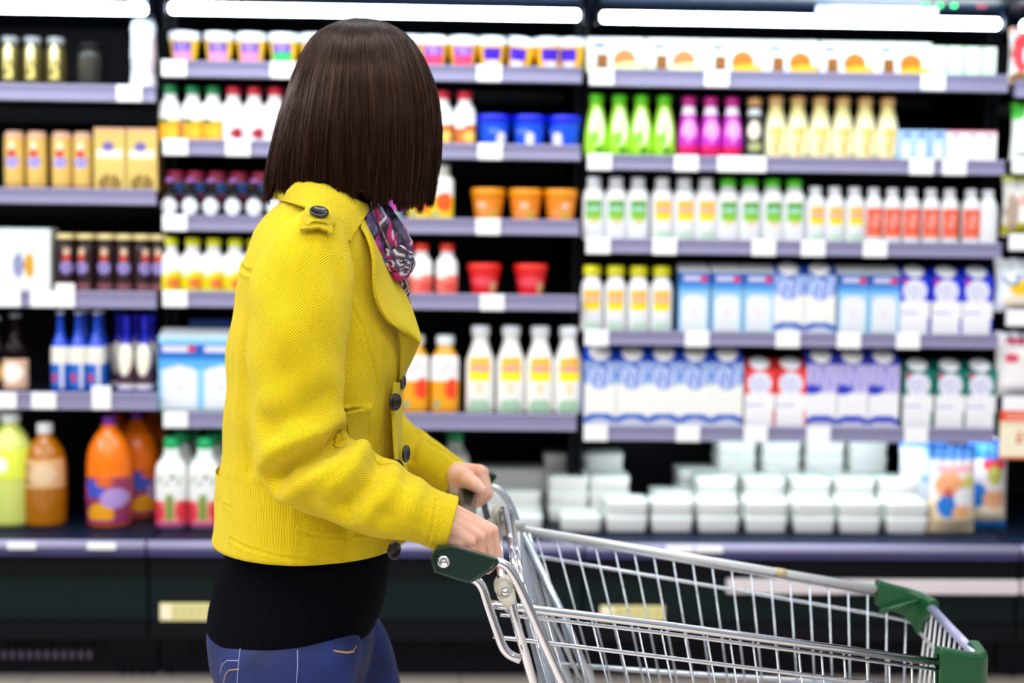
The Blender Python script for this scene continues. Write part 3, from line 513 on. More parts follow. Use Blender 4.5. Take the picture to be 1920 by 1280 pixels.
row(circ('#1830d4', '#1830d4', '#1828c0'), 'milk_carton', [1707, 1766, 1823], 'deep blue cartons with white circles', 'carton', 'deep blue milk cartons', 2, 3, m_(57), d=m_(52), rz=[0] * 3)
k = carton(m_(60), m_(152), m_(54), '#f0f0ea', sw, '#1c50c8', '#1c4cd0', .2, '#ffffff')
row(k, 'milk_carton', [1122, 1182, 1241, 1299, 1358], 'white cartons with blue swirls', 'carton', 'blue swirl milk cartons', 2, 4, m_(58), d=m_(54), rz=[0] * 5)
k = circ('#ee3c34', '#ee3c34', '#d83430')
row(k, 'milk_carton', [1419, 1477], 'red topped cartons with white circles', 'carton', 'red milk cartons', 2, 4, m_(57), d=m_(52), rz=[0] * 2)
k = carton(m_(58), m_(150), m_(54), '#f2f0f2', [('r', 0, .56, 1, 1, '#c0b8e8'), ('s', .5, .78, .4, .2, '#8a80d0', 20), ('e', .1, .6, .4, .08, '#2838c0'), ('r', 0, .08, 1, .12, '#1c40c4'), ('e', .5, .1, .52, .1, '#1c40c4'), ('e', .5, .03, .42, .07, '#d8d4e4')], '#6a70d8', '#3a48cc', .2, '#ffffff')
row(k, 'milk_carton', [1533, 1591, 1649], 'lilac and blue milk cartons', 'carton', 'lilac milk cartons', 2, 4, m_(58), d=m_(54), rz=[0] * 3)
k = circ('#0c7a6c', '#0c7a6c', '#0a6a60')
row(k, 'milk_carton', [1713, 1773, 1830], 'teal topped cartons with white circles', 'carton', 'teal milk cartons', 2, 4, m_(57), d=m_(52), rz=[0] * 3)
# --- far right bay, cut by the frame
def rb(x, w, h, sh, ops, base, crimp, label, nm='snack_bag', rz=0):
    row(bag(m_(w), m_(h), m_(40), base, ops, crimp), nm, [x], label, 'bag', 'bags on the far right shelves', 3, sh, m_(w), d=m_(30), rz=[rz])
rb(1930, 84, 104, 0, [('e', .25, .55, .22, .35, '#d82838'), ('e', .45, .5, .2, .2, '#f0e0f0'), ('e', .2, .1, .2, .12, '#a87850')], '#f4f0f0', '#e8b8b0', 'red and white snack bag')
rb(1932, 80, 108, 1, [('e', .1, .9, .2, .2, '#30c828'), ('e', .8, .5, .4, .2, '#78d060'), ('e', .6, .2, .3, .14, '#b8e8a0')], '#f0f6ec', '#58d038', 'green and white snack bag')
rb(1925, 100, 112, 2, [('e', .75, .5, .2, .12, '#e8d810'), ('e', .5, .1, .6, .14, '#b8b020'), ('e', .35, .6, .1, .1, '#e8b0a0'), ('e', .15, .4, .12, .3, '#b09888')], '#f4f4ec', '#d8dc60', 'cream and yellow snack bag')
rb(1915, 110, 100, 3, [('e', .6, .45, .4, .16, '#f0c818'), ('s', .35, .6, .3, .1, '#5060a0', 16), ('e', .4, .2, .3, .12, '#f0e0c8')], '#e8f0f8', '#f0f8ff', 'white pouch with yellow print')
rb(1915, 110, 122, 4, [('e', .35, .9, .2, .1, '#d03060'), ('e', .75, .25, .2, .14, '#e84878'), ('e', .25, .6, .12, .08, '#d84060'), ('s', .6, .6, .3, .2, '#e8e0d0', 16)], '#f0ecec', '#e8f0f8', 'white pouch with pink spots')
# snack bags on the deck, right
ops1 = [('r', 0, .0, 1, .4, '#f2dcb4'), ('e', .35, .55, .3, .16, '#f2a878'), ('e', .75, .58, .16, .1, '#d8d070'), ('e', .3, .32, .2, .14, '#1c78d0'), ('e', .7, .42, .28, .12, '#f4f2f6'), ('e', .6, .26, .2, .07, '#f0b078'), ('r', .1, .7, .9, .78, '#f4b0b8'), ('e', .3, .48, .08, .04, '#d84838')]
k = bag(d_(92), d_(165), d_(60), '#f0e6e4', ops1, '#4a98ec', band=.16)
row(k, 'bread_bag', [1783], 'front printed food bag with tan base, blue crimp', 'bag', 'printed food bags', 2, 5, d_(92), Y=4.17, d=d_(50), rz=[.05])
k = bag(d_(80), d_(172), d_(60), '#f2ecee', [('r', 0, 0, 1, .09, '#1c80d8'), ('r', 0, .09, 1, .3, '#f4e4c8'), ('e', .2, .38, .2, .14, '#1c78d0'), ('e', .6, .34, .3, .1, '#f2b080'), ('e', .6, .72, .32, .08, '#e83848'), ('e', .6, .6, .2, .1, '#c8c860')], '#1c7ce8', band=.22)
row(k, 'bread_bag', [1848], 'printed food bag with blue base, beside tan one', 'bag', 'printed food bags', 2, 5, d_(80), Y=4.25, d=d_(50), rz=[-.05])
k = bag(d_(100), d_(160), d_(60), '#eef4fa', [('s', .5, .7, .4, .2, '#8cbcf0', 14)], '#3c94f0', band=.1)
row(k, 'bread_bag', [1728], 'white translucent food bag leaning', 'bag', 'printed food bags', 2, 5, d_(100), Y=4.34, extra=' behind', d=d_(50), rz=[.1])
# sealed white food trays piled on the deck
TW, TH, TD = d_(79), d_(29), .13
kt = [('tray', MB().lathe([(TW * .46 , 0), (TW * .47, .002), (TW * .5, TH * .8), (TW * .5, TH * .86)], 32, sq=9, dr=TD / TW).mesh('tray', M('#f4f4f0', .35)), None),
      ('film_lid', MB().lathe([(TW * .502, TH * .86), (TW * .508, TH * .9), (TW * .5, TH * .97), (TW * .3, TH)], 32, sq=9, dr=TD / TW).mesh('film_lid', M('#f2fcf6', .25)), None)]
LV = ['lowest', 'second', 'third', 'fourth', 'fifth', 'sixth', 'seventh']
def stack(x, Y, n, where, rz=0):
    zz = DECK; yy = Y + TD / 2; p = P(x, 980, yy); 
    for i in range(n):
        spawn(kt, 'food_tray', f'sealed pale food tray, {LV[i] if i < n - 1 or n == 1 else "topmost"} of its stack, {where}', 'food tray', 'sealed food trays on the deck', (p[0] + random.uniform(-.002, .002), yy, zz), rz + random.uniform(-.02, .02)); zz += TH + .0006
fx = [978, 1088, 1172, 1256, 1340, 1431, 1518, 1603, 1690]
for i, x in enumerate(fx):
    stack(x, 4.17, 2 if i > 1 else 1, f'{(OW + ["eighth from left", "ninth from left"])[i]} in front row')
for i, x in enumerate([905, 975, 1062, 1140, 1255, 1337, 1425, 1510, 1592, 1672]):
    stack(x, 4.32, [2, 2, 3, 3, 2, 3, 3, 3, 3, 3][i], f'{(OW + ["eighth from left", "ninth from left", "tenth from left"])[i]} in middle row')
for i, x in enumerate([930, 985, 1052, 1128, 1300, 1373, 1455, 1535, 1615]):
    stack(x, 4.48, [3, 3, 4, 4, 3, 5, 5, 5, 5][i], f'{(OW + ["eighth from left", "ninth from left"])[i]} in back row', 0)
# ------------------------------------------------------------------ shopping trolley
m_chr = M('#eef0f4', .16, 1., name='chrome_wire'); m_zinc = M('#c9d0d8', .28, .85, name='zinc_wire'); m_wht = M('#e6e9ea', .3, .35, name='pale_coated_rail')
m_gp = M('#0a2c20', .28, name='dark_green_plastic', coat=.3); m_gp2 = M('#17552e', .34, name='green_plastic'); m_gray = M('#9aa0aa', .35, .3, name='grey_flap'); m_cream = M('#ddd6c6', .35, name='cream_plastic')
def Yn(x): return 1.82 + .18 * (x - 910) / 940
def Yf(x): return 2.31 + .035 * (x - 975) / 780
def N(x, y, dy=0): return P(x, y, Yn(x) + dy)
def Fr(x, y, dy=0): return P(x, y, Yf(x) + dy)
T0 = np.array([.3, 2.08, 0.])
tr = thing('shopping_trolley', 'chrome wire shopping trolley with dark green handle ends, pushed by the shopper', 'shopping trolley', T0)
def tp(name, paths, m, r=.003, seg=8, par=tr, lb=None):
    b = MB()
    for pth in paths: b.tube([np.array(p) - (T0 if par is tr else 0) for p in pth], r, seg)
    o = b.obj(name, m, par)
    if lb: o['label'] = lb
    return o
# side walls: rails and wires
def side(G, top, rails, wires, mw, mt, nm, rt):
    tp('rim_rail', [[G(*p) for p in top]], mt, rt, 12)
    b = MB()
    for rl, rr in rails: b.tube([G(*p) - T0 for p in rl], rr, 8)
    for (a, c2) in wires: b.tube([G(*a) - T0, G(*c2) - T0], .0017, 6)
    return b.obj(nm, mw, tr)
nw = []
for i in range(18):
    x = 1752 - 42.3 * i - .035 * i * i; yt = 1140 + (x - 985) * .129 + 8; sl = .015 + .26 * max(0, (1700 - x)) / 640; nw.append(((x, yt, 0), (x + sl * 480, yt + 480, .05)))
side(N, [(909, 1131), (985, 1140), (1240, 1171), (1765, 1242)], [([(938, 1152), (985, 1156), (1240, 1186), (1765, 1256)], .0026), ([(925, 1193), (985, 1200), (1240, 1231), (1790, 1300)], .0030), ([(960, 1290, .01), (1790, 1370, .01)], .003), ([(1010, 1400, .02), (1790, 1450, .02)], .003), ([(1040, 1500, .04), (1790, 1530, .04)], .003), ([(1060, 1615, .05), (1790, 1615, .05)], .004)], nw, m_chr, m_chr, 'basket_side', .0058)
fw = []
for i in range(20):
    x = 1700 - 36.6 * i; yt = 990 + (x - 975) * .167 + 4; sl = -.04 + .33 * max(0, (1720 - x)) / 720; fw.append(((x, yt, 0), (x + sl * 420, yt + 420, -.05)))
side(Fr, [(972, 990), (1648, 1104)], [([(974, 999), (1648, 1115)], .0026), ([(985, 1039), (1250, 1084), (1651, 1153), (1692, 1161), (1716, 1168), (1733, 1180)], .0030), ([(1048, 1245, -.02), (1240, 1259, -.02), (1500, 1275, -.02), (1735, 1300, -.02)], .004), ([(1060, 1340, -.03), (1735, 1370, -.03)], .003), ([(1080, 1430, -.05), (1735, 1430, -.05)], .003)], fw, m_zinc, m_wht, 'basket_side', .0064)
tape = MB().tube([Fr(1453, 1071) - T0, Fr(1474, 1074.6) - T0], .0072, 12).obj('tape_band', M('#c8b48c', .5), tr)
# front: rail, second wire, uprights
c_n, c_f = N(1838, 1236), Fr(1735, 1128)
def fl(t, dz=0, dx=0): v = c_f * (1 - t) + c_n * t; return v + np.array([dx, 0, dz])
tp('front_rail', [[fl(.06), fl(.94)]], M('#b7b8dc', .25, .3), .0075, 12)
b = MB()
z2 = Fr(1733, 1180)[2] - c_f[2]
b.tube([fl(-.02, z2, -.012) - T0, fl(.5, z2, -.012) - T0, fl(1, z2 - .01, -.012) - T0], .003, 8)
for q in range(11): t = .06 + .088 * q; b.tube([fl(t, -.004) - T0, fl(t, -.36, -.03) - T0], .0019, 6)
for dz in (-.15, -.25, -.36): b.tube([fl(0, dz, -.012) - T0, fl(1, dz, -.03) - T0], .003, 8)
b.obj('basket_front', m_wht, tr)
# bottom grid
b = MB(); zb = .40
q1, q2, q3, q4 = np.array([.14, 1.89, zb]), np.array([.58, 2.03, zb]), np.array([.58, 2.29, zb]), np.array([.14, 2.27, zb])
for i in range(12): t = i / 11; b.tube([q1 * (1 - t) + q4 * t - T0, q2 * (1 - t) + q3 * t - T0], .0018, 6)
for i in range(5): t = i / 4; b.tube([q1 * (1 - t) + q2 * t - T0, q4 * (1 - t) + q3 * t - T0], .003, 6)
b.obj('basket_floor', m_zinc, tr)
# corner caps : an L sweep seen from above, tall cross-section
def lsweep(path, zt, hts, th, m, nm, lb=None):
    path = [np.array(p) for p in path]; V = []; n = len(path)
    for i, p in enumerate(path):
        t = path[min(i + 1, n - 1)] - path[max(i - 1, 0)]; t[2] = 0; t /= np.linalg.norm(t); nr = np.array([-t[1], t[0], 0]); h = hts[i]; z = zt[i] if hasattr(zt, '__len__') else zt
        for a, bz in ((-1, .35), (-.6, 1), (.6, 1), (1, .35), (1, -.3), (1, None), (.3, None), (.3, -.2), (-.3, -.2), (-.3, None), (-1, None), (-1, -.3)):
            V.append(p + nr * a * th + np.array([0, 0, z + (bz * .009 if bz is not None else -h) - p[2]]))
    k = 12; fs = [(i * k + j, i * k + (j + 1) % k, (i + 1) * k + (j + 1) % k, (i + 1) * k + j) for i in range(n - 1) for j in range(k)] + [tuple(range(k))[::-1], tuple((n - 1) * k + j for j in range(k))]
    o = MB().add(np.array(V) - T0, fs).obj(nm, m, tr, False, .002)
    if lb: o['label'] = lb
    return o
pn = bend([N(1758, 1228), N(1846, 1243), c_n * .83 + c_f * .17 + np.array([.006, 0, 0])], .028, 8)
lsweep(pn, [p[2] + .004 for p in pn], list(np.interp(np.linspace(0, 1, len(pn)), [0, .55, .62, 1], [.062, .062, .05, .014])), .0105, m_gp2, 'corner_cap', 'green plastic corner cap nearest the camera')
pf = bend([Fr(1643, 1103), Fr(1722, 1124), c_f * .86 + c_n * .14 + np.array([.004, 0, 0])], .03, 8)
lsweep(pf, [p[2] + .006 for p in pf], list(np.interp(np.linspace(0, 1, len(pf)), [0, .4, .75, 1], [.034, .05, .064, .016])), .009, m_gp2, 'corner_cap', 'green plastic corner cap on the far side')
a, c2 = Fr(1650, 1146, -.018), Fr(1722, 1126, -.02)
MB().tube([a - T0, c2 - T0], .004, 6).obj('cap_rib', m_gp2, tr)
# handle: two green end caps, grip bar
def capm(pts, Y, th, nm, lb):
    A = [P(x, y, Y) for x, y in pts]; A = bend(A[-1:] + A + A[:1], .006, 6)[1:-1]; n = len(A)
    cc = sum(A) / n; V = [p - T0 for p in A] + [p + np.array([0, th, 0]) - T0 for p in A] + [(p - cc) * .97 + cc + np.array([0, -.0028, 0]) - T0 for p in A] + [(p - cc) * .88 + cc + np.array([0, -.0032, 0]) - T0 for p in A] + [(p - cc) * .84 + cc + np.array([0, -.0014, 0]) - T0 for p in A]
    fs = [(j, n + j, n + (j + 1) % n, (j + 1) % n) for j in range(n)] + [tuple(range(n, 2 * n))]
    for a_, b_ in ((2, 0), (3, 2), (4, 3)): fs += [(a_ * n + j, b_ * n + j, b_ * n + (j + 1) % n, a_ * n + (j + 1) % n) for j in range(n)]
    fs.append(tuple(range(4 * n, 5 * n))[::-1])
    o = MB().add(V, fs).obj(nm, m_gp, tr, False); o['label'] = lb; return o
HP = [(818, 1026), (846, 1022), (938, 1049), (931, 1064), (882, 1094), (870, 1091), (812, 1072), (806, 1046)]
YN = 1.805; YF2 = 2.30
hc = capm(HP, YN, .014, 'handle_cap', 'dark green handle end with a steel bolt')
bc = P(832, 1052, YN) - T0
MB().lathe([(.0001, 0), (.0078, 0), (.0084, .001), (.0078, .0035), (.0062, .0042), (.0055, .003), (.0042, .0028), (.004, .001), (.0001, .001)], 24).obj('bolt', m_chr, hc).data.transform(Matrix.Translation(tuple(bc + np.array([0, -.001, 0]))) @ Matrix.Rotation(PI / 2, 4, 'X'))
# far cap = same solid at the far end
V = []
hf = obj('handle_cap', hc.data.copy(), tr, (0.008, YF2 - YN, .028)); hf['label'] = 'dark green handle end on the far side'
g0 = P(868, 1062, YN) + np.array([0, .013, 0]); g1 = g0 + np.array([.008, YF2 - YN - .013, .028])
MB().tube([g0 - T0, g1 - T0], .0145, 20).obj('grip_bar', m_gp, tr)
# frame tubes near side
tp('frame_tube', [bend([P(920, 1050, 1.815), P(948, 1056, 1.815), P(966, 1082, 1.815), P(1055, 1282, 1.83), P(1195, 1600, 1.9)], .02)], m_chr, .0062, 14)
tp('frame_tube', [bend([P(872, 1078, 1.815), P(902, 1090, 1.815), P(915, 1135, 1.815), P(946, 1223, 1.815), P(976, 1236, 1.815)], .016)], m_chr, .0062, 14, lb='short bent chrome tube under the handle')
tp('frame_tube', [bend([P(940, 1098, 1.825), P(953, 1106, 1.825), P(968, 1168, 1.825), P(1003, 1290, 1.84), P(1070, 1540, 1.9)], .012)], m_chr, .0062, 14)
tp('frame_tube', [bend([P(905, 906, 2.31), P(938, 916, 2.31), P(960, 950, 2.31), P(1030, 1180, 2.31), P(1120, 1400, 2.27)], .03)], m_zinc, .006, 12)
tp('frame_tube', [bend([P(904, 930, 2.30), P(912, 965, 2.30), P(938, 1060, 2.30), P(950, 1085, 2.30)], .016)], M('#6f757c', .2, 1), .0055, 12)
tp('frame_tube', [[P(980, 1000, 2.24), P(1060, 1165, 2.2), P(1112, 1290, 2.16)]], m_zinc, .0068, 12)
tp('frame_tube', [[P(991, 1000, 2.28), P(1012, 1070, 2.28), P(1040, 1170, 2.28), P(1100, 1300, 2.28)]], m_zinc, .0035, 8)
# couplers (cream collars) and hinge bars running across the trolley
c1, cF = P(948, 1100, 1.83), P(939, 965, 2.30)
def coupler(c, nm='hinge_collar'):
    b = MB(); b.tube([c + np.array([-.004, -.012, .002]) - T0, c + np.array([-.002, .016, 0]) - T0], [.0115, .0135], 20)
    b.tube([c + np.array([0, -.008, -.006]) - T0, c + np.array([.008, .004, -.03]) - T0], [.0125, .009], 16)
    o = b.obj(nm, m_cream, tr); MB().tube([c + np.array([-.001, -.019, -.004]) - T0, c + np.array([-.001, -.011, -.002]) - T0], .0055, 14).obj('collar_ring', m_chr, o); return o
coupler(c1); coupler(cF)
tp('hinge_bar', [[c1 + np.array([-.006, 0, .01]), cF + np.array([-.004, 0, .0])]], m_chr, .0052, 12)
tp('hinge_bar', [[c1 + np.array([.013, .0, .006]), cF + np.array([.010, 0, .002])]], m_chr, .0042, 12)
tp('hinge_bar', [[c1 + np.array([.021, .0, .004]), cF + np.array([.018, 0, .0])]], m_chr, .0042, 12)
tp('latch_loop', [bend([cF + np.array([.0, -.01, .010]), cF + np.array([.006, -.03, .016]), P(957, 1010, 2.10), P(962, 1046, 2.04)], .02)], m_chr, .0052, 12)
tp('rear_rail', [[P(915, 977, 2.29), P(985, 982, 2.3)]], m_wht, .005, 10)
b = MB()
A0, A1 = P(972, 1092, 1.86), P(970, 1000, 2.2)
b.box(0, 0, 0, 0, 0, 0); b = MB()
for i in range(24):
    t = i / 23; p = A0 * (1 - t) + A1 * t; b.tube([p - T0 + np.array([-.004, 0, 0]), p + np.array([.0045, 0, .001]) - T0], .0022, 6)
b.tube([A0 - T0 + np.array([-.005, 0, -.002]), A1 - T0 + np.array([-.005, 0, -.002])], .003, 8)
b.obj('hinge_teeth', m_wht, tr)
# rear gate: grey flap and wires hanging from the hinge
n0, f0 = P(976, 1135, 1.87), P(974, 1000, 2.24)
dn = np.array([.088, 0, -.34])
V = [n0, f0, f0 + dn, n0 + dn]; V = [v - T0 for v in V] + [v + np.array([.003, 0, .002]) - T0 for v in V]
MB().add(V, [(0, 1, 2, 3), (7, 6, 5, 4), (0, 4, 5, 1), (1, 5, 6, 2), (2, 6, 7, 3), (3, 7, 4, 0)]).obj('child_seat_flap', m_gray, tr, False)
b = MB()
for i in range(9):
    t = i / 8; p = (c1 + np.array([.02, .01, -.008])) * (1 - t) + (cF + np.array([.02, -.02, -.008])) * t; b.tube([p - T0, p + np.array([.06, 0, -.2]) - T0, p + np.array([.125, 0, -.42]) - T0], .0021, 6)
for dz, dx in ((-.09, .045), (-.2, .08), (-.31, .115), (-.42, .145)):
    b.tube([c1 + np.array([dx, .01, dz]) - T0, cF + np.array([dx, -.02, dz]) - T0], .0028, 8)
b.obj('rear_gate', m_zinc, tr)
# chassis and castors
b = MB()
for y0_, y1_ in ((1.90, 2.03), (2.27, 2.22)):
    b.tube(bend([(.16, y0_, .40), (.13, y0_, .17), (.2, y0_, .13), (.62, y1_, .13), (.66, y1_, .2)], .05), .011, 12)
    b.tube([(.58, y1_, .40), (.50, y1_, .13)], .008, 10)
b.tube([(.15, 1.90, .15), (.15, 2.27, .15)], .009, 10); b.tube([(.62, 2.03, .13), (.62, 2.22, .13)], .009, 10)
b.v = [tuple(np.array(v) - T0) for v in b.v]; b.obj('chassis', m_zinc, tr)
for wx, wy in ((.16, 1.90), (.16, 2.27), (.60, 2.03), (.60, 2.22)):
    fk = MB(); fk.box(wx - .018, wx + .018, wy - .018, wy - .014, .05, .12); fk.box(wx - .018, wx + .018, wy + .014, wy + .018, .05, .12); fk.box(wx - .02, wx + .02, wy - .018, wy + .018, .115, .125)
    fk.v = [tuple(np.array(v) - T0) for v in fk.v]; cfk = fk.obj('castor', m_zinc, tr, False)
    w = MB().lathe([(.012, -.011), (.048, -.011), (.052, -.006), (.052, .006), (.048, .011), (.012, .011)], 28).mesh('wheel', M('#2a2a2c', .6)); w.transform(Matrix.Translation((wx - T0[0], wy - T0[1], .053)) @ Matrix.Rotation(PI / 2, 4, 'X')); obj('wheel', w, cfk)
# ------------------------------------------------------------------ the shopper
YC = 2.08
PO = P(560, 1190, YC); PO[2] = 0
pr_ = thing('person', 'person in a yellow wool jacket and blue jeans, dark bob haircut, pushing the trolley', 'person', PO)
CAMO = Vector((0, 0, HC))
def nps(o): return np.array([v.co[:] for v in o])
def bvh_of(V, Fc): return BVHTree.FromPolygons([tuple(v) for v in V], [tuple(f) for f in Fc])
def stick(poly, bv, n=0, off=0.):
    """drop a pixel polyline of the photograph onto the surface it is drawn on"""
    pts = []
    A = np.array(poly, float)
    if n: D = np.concatenate([[0], np.cumsum(np.linalg.norm(np.diff(A, axis=0), axis=1))]); t = np.linspace(0, D[-1], n); A = np.stack([np.interp(t, D, A[:, 0]), np.interp(t, D, A[:, 1])], 1)
    for x, y in A:
        d = Vector(P(x, y, 2.0)) - CAMO; d.normalize(); h = bv.ray_cast(CAMO, d, 8)
        if h[0] is not None: pts.append((np.array(h[0]) + np.array(h[1]) * off * (1 if h[1].dot(d) < 0 else -1), np.array(h[1]) * (1 if h[1].dot(d) < 0 else -1)))
    return pts
def vnorm(V, Fc):
    Fq = np.array(Fc); n = np.cross(V[Fq[:, 2]] - V[Fq[:, 0]], V[Fq[:, 3]] - V[Fq[:, 1]]); N_ = np.zeros_like(V)
    for k in range(4): np.add.at(N_, Fq[:, k], n)
    return N_ / (np.linalg.norm(N_, axis=1)[:, None] + 1e-12)
def pd(V, pts):
    """distance from vertices to a polyline"""
    best = np.full(len(V), 1e9)
    for a, c in zip(pts[:-1], pts[1:]):
        d = c - a; t = np.clip(((V - a) @ d) / (d @ d + 1e-12), 0, 1); best = np.minimum(best, np.linalg.norm(V - a - t[:, None] * d, axis=1))
    return best
def groove(V, Nn, bv, poly, depth, width, ridge=0.):
    s = stick(poly, bv, 24)
    if len(s) < 2: return V
    d = pd(V, [p for p, _ in s]); return V - Nn * (depth * np.exp(-(d / width) ** 2) - ridge * np.exp(-((d - width * 2.2) / (width * 1.3)) ** 2))[:, None]
def coat_mat(name='yellow_wool', hb=True):
    m = bpy.data.materials.new(name); m.use_nodes = True; t = m.node_tree; b = t.nodes['Principled BSDF']; L = t.links.new
    def nd(op, a=None, c=None):
        n = t.nodes.new('ShaderNodeMath'); n.operation = op
        for i, v in enumerate((a, c)):
            if v is None: continue
            if isinstance(v, (int, float)): n.inputs[i].default_value = v
            else: L(v, n.inputs[i])
        return n.outputs[0]
    uv = t.nodes.new('ShaderNodeUVMap'); uv.uv_map = 'uv'; s = t.nodes.new('ShaderNodeSeparateXYZ'); L(uv.outputs[0], s.inputs[0])
    col = nd('ABSOLUTE', nd('SUBTRACT', nd('FRACT', nd('DIVIDE', s.outputs[0], .022)), .5))
    zig = nd('ADD', s.outputs[1], nd('MULTIPLY', col, .022 * 1.0))
    st = nd('SINE', nd('MULTIPLY', zig, 2 * PI / .0034))
    no = t.nodes.new('ShaderNodeTexNoise'); no.inputs['Scale'].default_value = 420; no.inputs['Detail'].default_value = 4
    n2 = t.nodes.new('ShaderNodeTexNoise'); n2.inputs['Scale'].default_value = 9; n2.inputs['Detail'].default_value = 3
    hgt = nd('ADD', nd('MULTIPLY', st, .55), nd('MULTIPLY', no.outputs[0], 1.1))
    bp = t.nodes.new('ShaderNodeBump'); bp.inputs['Strength'].default_value = .8; bp.inputs['Distance'].default_value = .0010; L(hgt, bp.inputs['Height']); L(bp.outputs[0], b.inputs['Normal'])
    mx = t.nodes.new('ShaderNodeMix'); mx.data_type = 'RGBA'; mx.inputs['A'].default_value = (.76, .54, .003, 1); mx.inputs['B'].default_value = (.88, .68, .008, 1)
    L(nd('ADD', nd('MULTIPLY', nd('ADD', nd('MULTIPLY', st, .3), .5), .6), nd('MULTIPLY', n2.outputs[0], .4)), mx.inputs['Factor']); L(mx.outputs['Result'], b.inputs['Base Color'])
    b.inputs['Roughness'].default_value = .9; b.inputs['Sheen Weight'].default_value = .28; b.inputs['Sheen Roughness'].default_value = .4; b.inputs['Sheen Tint'].default_value = (1, .93, .45, 1)
    b.inputs['Specular IOR Level'].default_value = .2
    return m
m_coat = coat_mat()
def uvtube(V, n, m):
    G = V.reshape(n, m, 3); du = np.linalg.norm(np.diff(np.concatenate([G, G[:, :1]], 1), axis=1), axis=2); u = np.concatenate([np.zeros((n, 1)), np.cumsum(du, 1)[:, :-1]], 1)
    u = u * (du.sum(1).mean() / (du.sum(1)[:, None] + 1e-9)) * .999; dv = np.linalg.norm(np.diff(G, axis=0), axis=2).mean(1); v = np.concatenate([[0], np.cumsum(dv)])
    return np.stack([u, np.repeat(v[:, None], m, 1)], 2).reshape(-1, 2)
def body_loft(rows, n, m, Y=YC, ex=2.3, ex2=None):
    """rows: (y px, left px, right px, half depth) in side view -> vertices"""
    A = []
    for r in rows:
        L_, R_ = P(r[1], r[0], Y), P(r[2], r[0], Y); A.append([*L_, *R_, r[3], r[4] if len(r) > 4 else 0])
    A = cat(np.array(A), n); V = np.zeros((n, m, 3))
    t = np.arange(m) / m * 2 * PI
    for i in range(n):
        e_ = ex if ex2 is None else ex + (ex2 - ex) * (i / (n - 1)); co = np.sign(np.cos(t)) * np.abs(np.cos(t)) ** (2 / e_); si = np.sign(np.sin(t)) * np.abs(np.sin(t)) ** (2 / e_)
        c = (A[i, :3] + A[i, 3:6]) / 2; h = (A[i, 3:6] - A[i, :3]) / 2; V[i] = c + co[:, None] * h; V[i, :, 1] += si * A[i, 6] + A[i, 7]
    return V.reshape(-1, 3)
def sleeve(path, n, m, flat_=1.):
    """path rows: (px, py, Y, in-plane radius px, depth radius m)"""
    A = []
    for x, y, Y, r, rd in path: A.append([*P(x, y, Y), r * Y / F, rd])
    A = cat(np.array(A), n); V = np.zeros((n, m, 3)); t = np.arange(m) / m * 2 * PI
    for i in range(n):
        T = A[min(i + 1, n - 1), :3] - A[max(i - 1, 0), :3]; T /= np.linalg.norm(T); Bv = np.array([0, 1., 0]); Bv = Bv - T * T[1]; Bv /= np.linalg.norm(Bv); Nn = np.cross(T, Bv)
        V[i] = A[i, :3] + np.cos(t)[:, None] * Nn * A[i, 3] + np.sin(t)[:, None] * Bv * A[i, 4]
    return V.reshape(-1, 3)
def link(name, V, Fc, m, par, uv=None, sol=0, sub=0):
    o = obj(name, mesh(name, V - PO if par is pr_ or True else V, Fc, m, True, uv), par)
    if sol: s = o.modifiers.new('solidify', 'SOLIDIFY'); s.thickness = sol; s.offset = 0; bvl = o.modifiers.new('soft', 'BEVEL'); bvl.width = sol * .35; bvl.segments = 3; bvl.limit_method = 'ANGLE'
    if sub: s = o.modifiers.new('subdiv', 'SUBSURF'); s.levels = s.render_levels = sub
    return o
# --- jacket body
n, m = 300, 280
rows = [(352, 545, 668, .062), (372, 528, 690, .085), (392, 512, 705, .118), (412, 498, 712, .142), (435, 482, 718, .158), (465, 468, 724, .166), (500, 457, 732, .17), (540, 446, 743, .17), (585, 438, 757, .17), (630, 433, 768, .17), (675, 429, 766, .168), (720, 426, 757, .165), (780, 423, 751, .165), (840, 420, 752, .168), (900, 414, 757, .174), (950, 407, 763, .18), (985, 402, 768, .184), (1001, 400, 769, .186)]
V = body_loft(rows, n, m, ex=2.4, ex2=1.9); Fj = gridfaces(n, m)
uvj = uvtube(V, n, m)
V3 = V.reshape(n, m, 3); bvj = bvh_of(V, Fj); Nj = vnorm(V, Fj)
if ((Nj * (V - np.repeat(V3.mean(1), m, 0))).sum(1)).mean() < 0: Nj = -Nj
# soft undulation of the cloth, then seams
X_, Y_, Z_ = V.T
V = V + Nj * (.0028 * np.sin(X_ * 38 + Z_ * 9) * np.sin(Z_ * 21 + 1) + .0018 * np.sin(Z_ * 60 + X_ * 30 + Y_ * 25))[:, None]
for poly, d_1, w_1, rg in [([(425, 944), (455, 966), (510, 990), (580, 1003), (640, 1006), (700, 1005), (762, 990)], .0045, .0024, .0022), ([(655, 560), (678, 610), (700, 680), (712, 740), (714, 820), (716, 900), (718, 990)], .0035, .002, .0015),
                       ([(430, 700), (428, 780), (424, 860), (418, 930)], .003, .002, .001), ([(553, 940), (552, 1000), (545, 1060)], .0028, .0018, .001), ([(432, 1010), (460, 1026), (520, 1043), (600, 1052), (680, 1046), (735, 1030)], .0024, .002, .0012),
                       ([(645, 771), (650, 810), (659, 870)], .005, .0024, .002), ([(686, 765), (691, 810), (697, 872)], .005, .0024, .002), ([(643, 771), (664, 767), (687, 765)], .005, .0024, .002), ([(480, 560), (466, 640), (462, 760), (462, 880)], .006, .012, .0), ([(450, 498), (462, 508), (478, 512)], .003, .003, .002), ([(743, 800), (745, 900), (748, 1010)], .003, .002, .0015)]:
    V = groove(V, Nj, bvj, poly, d_1, w_1, rg)
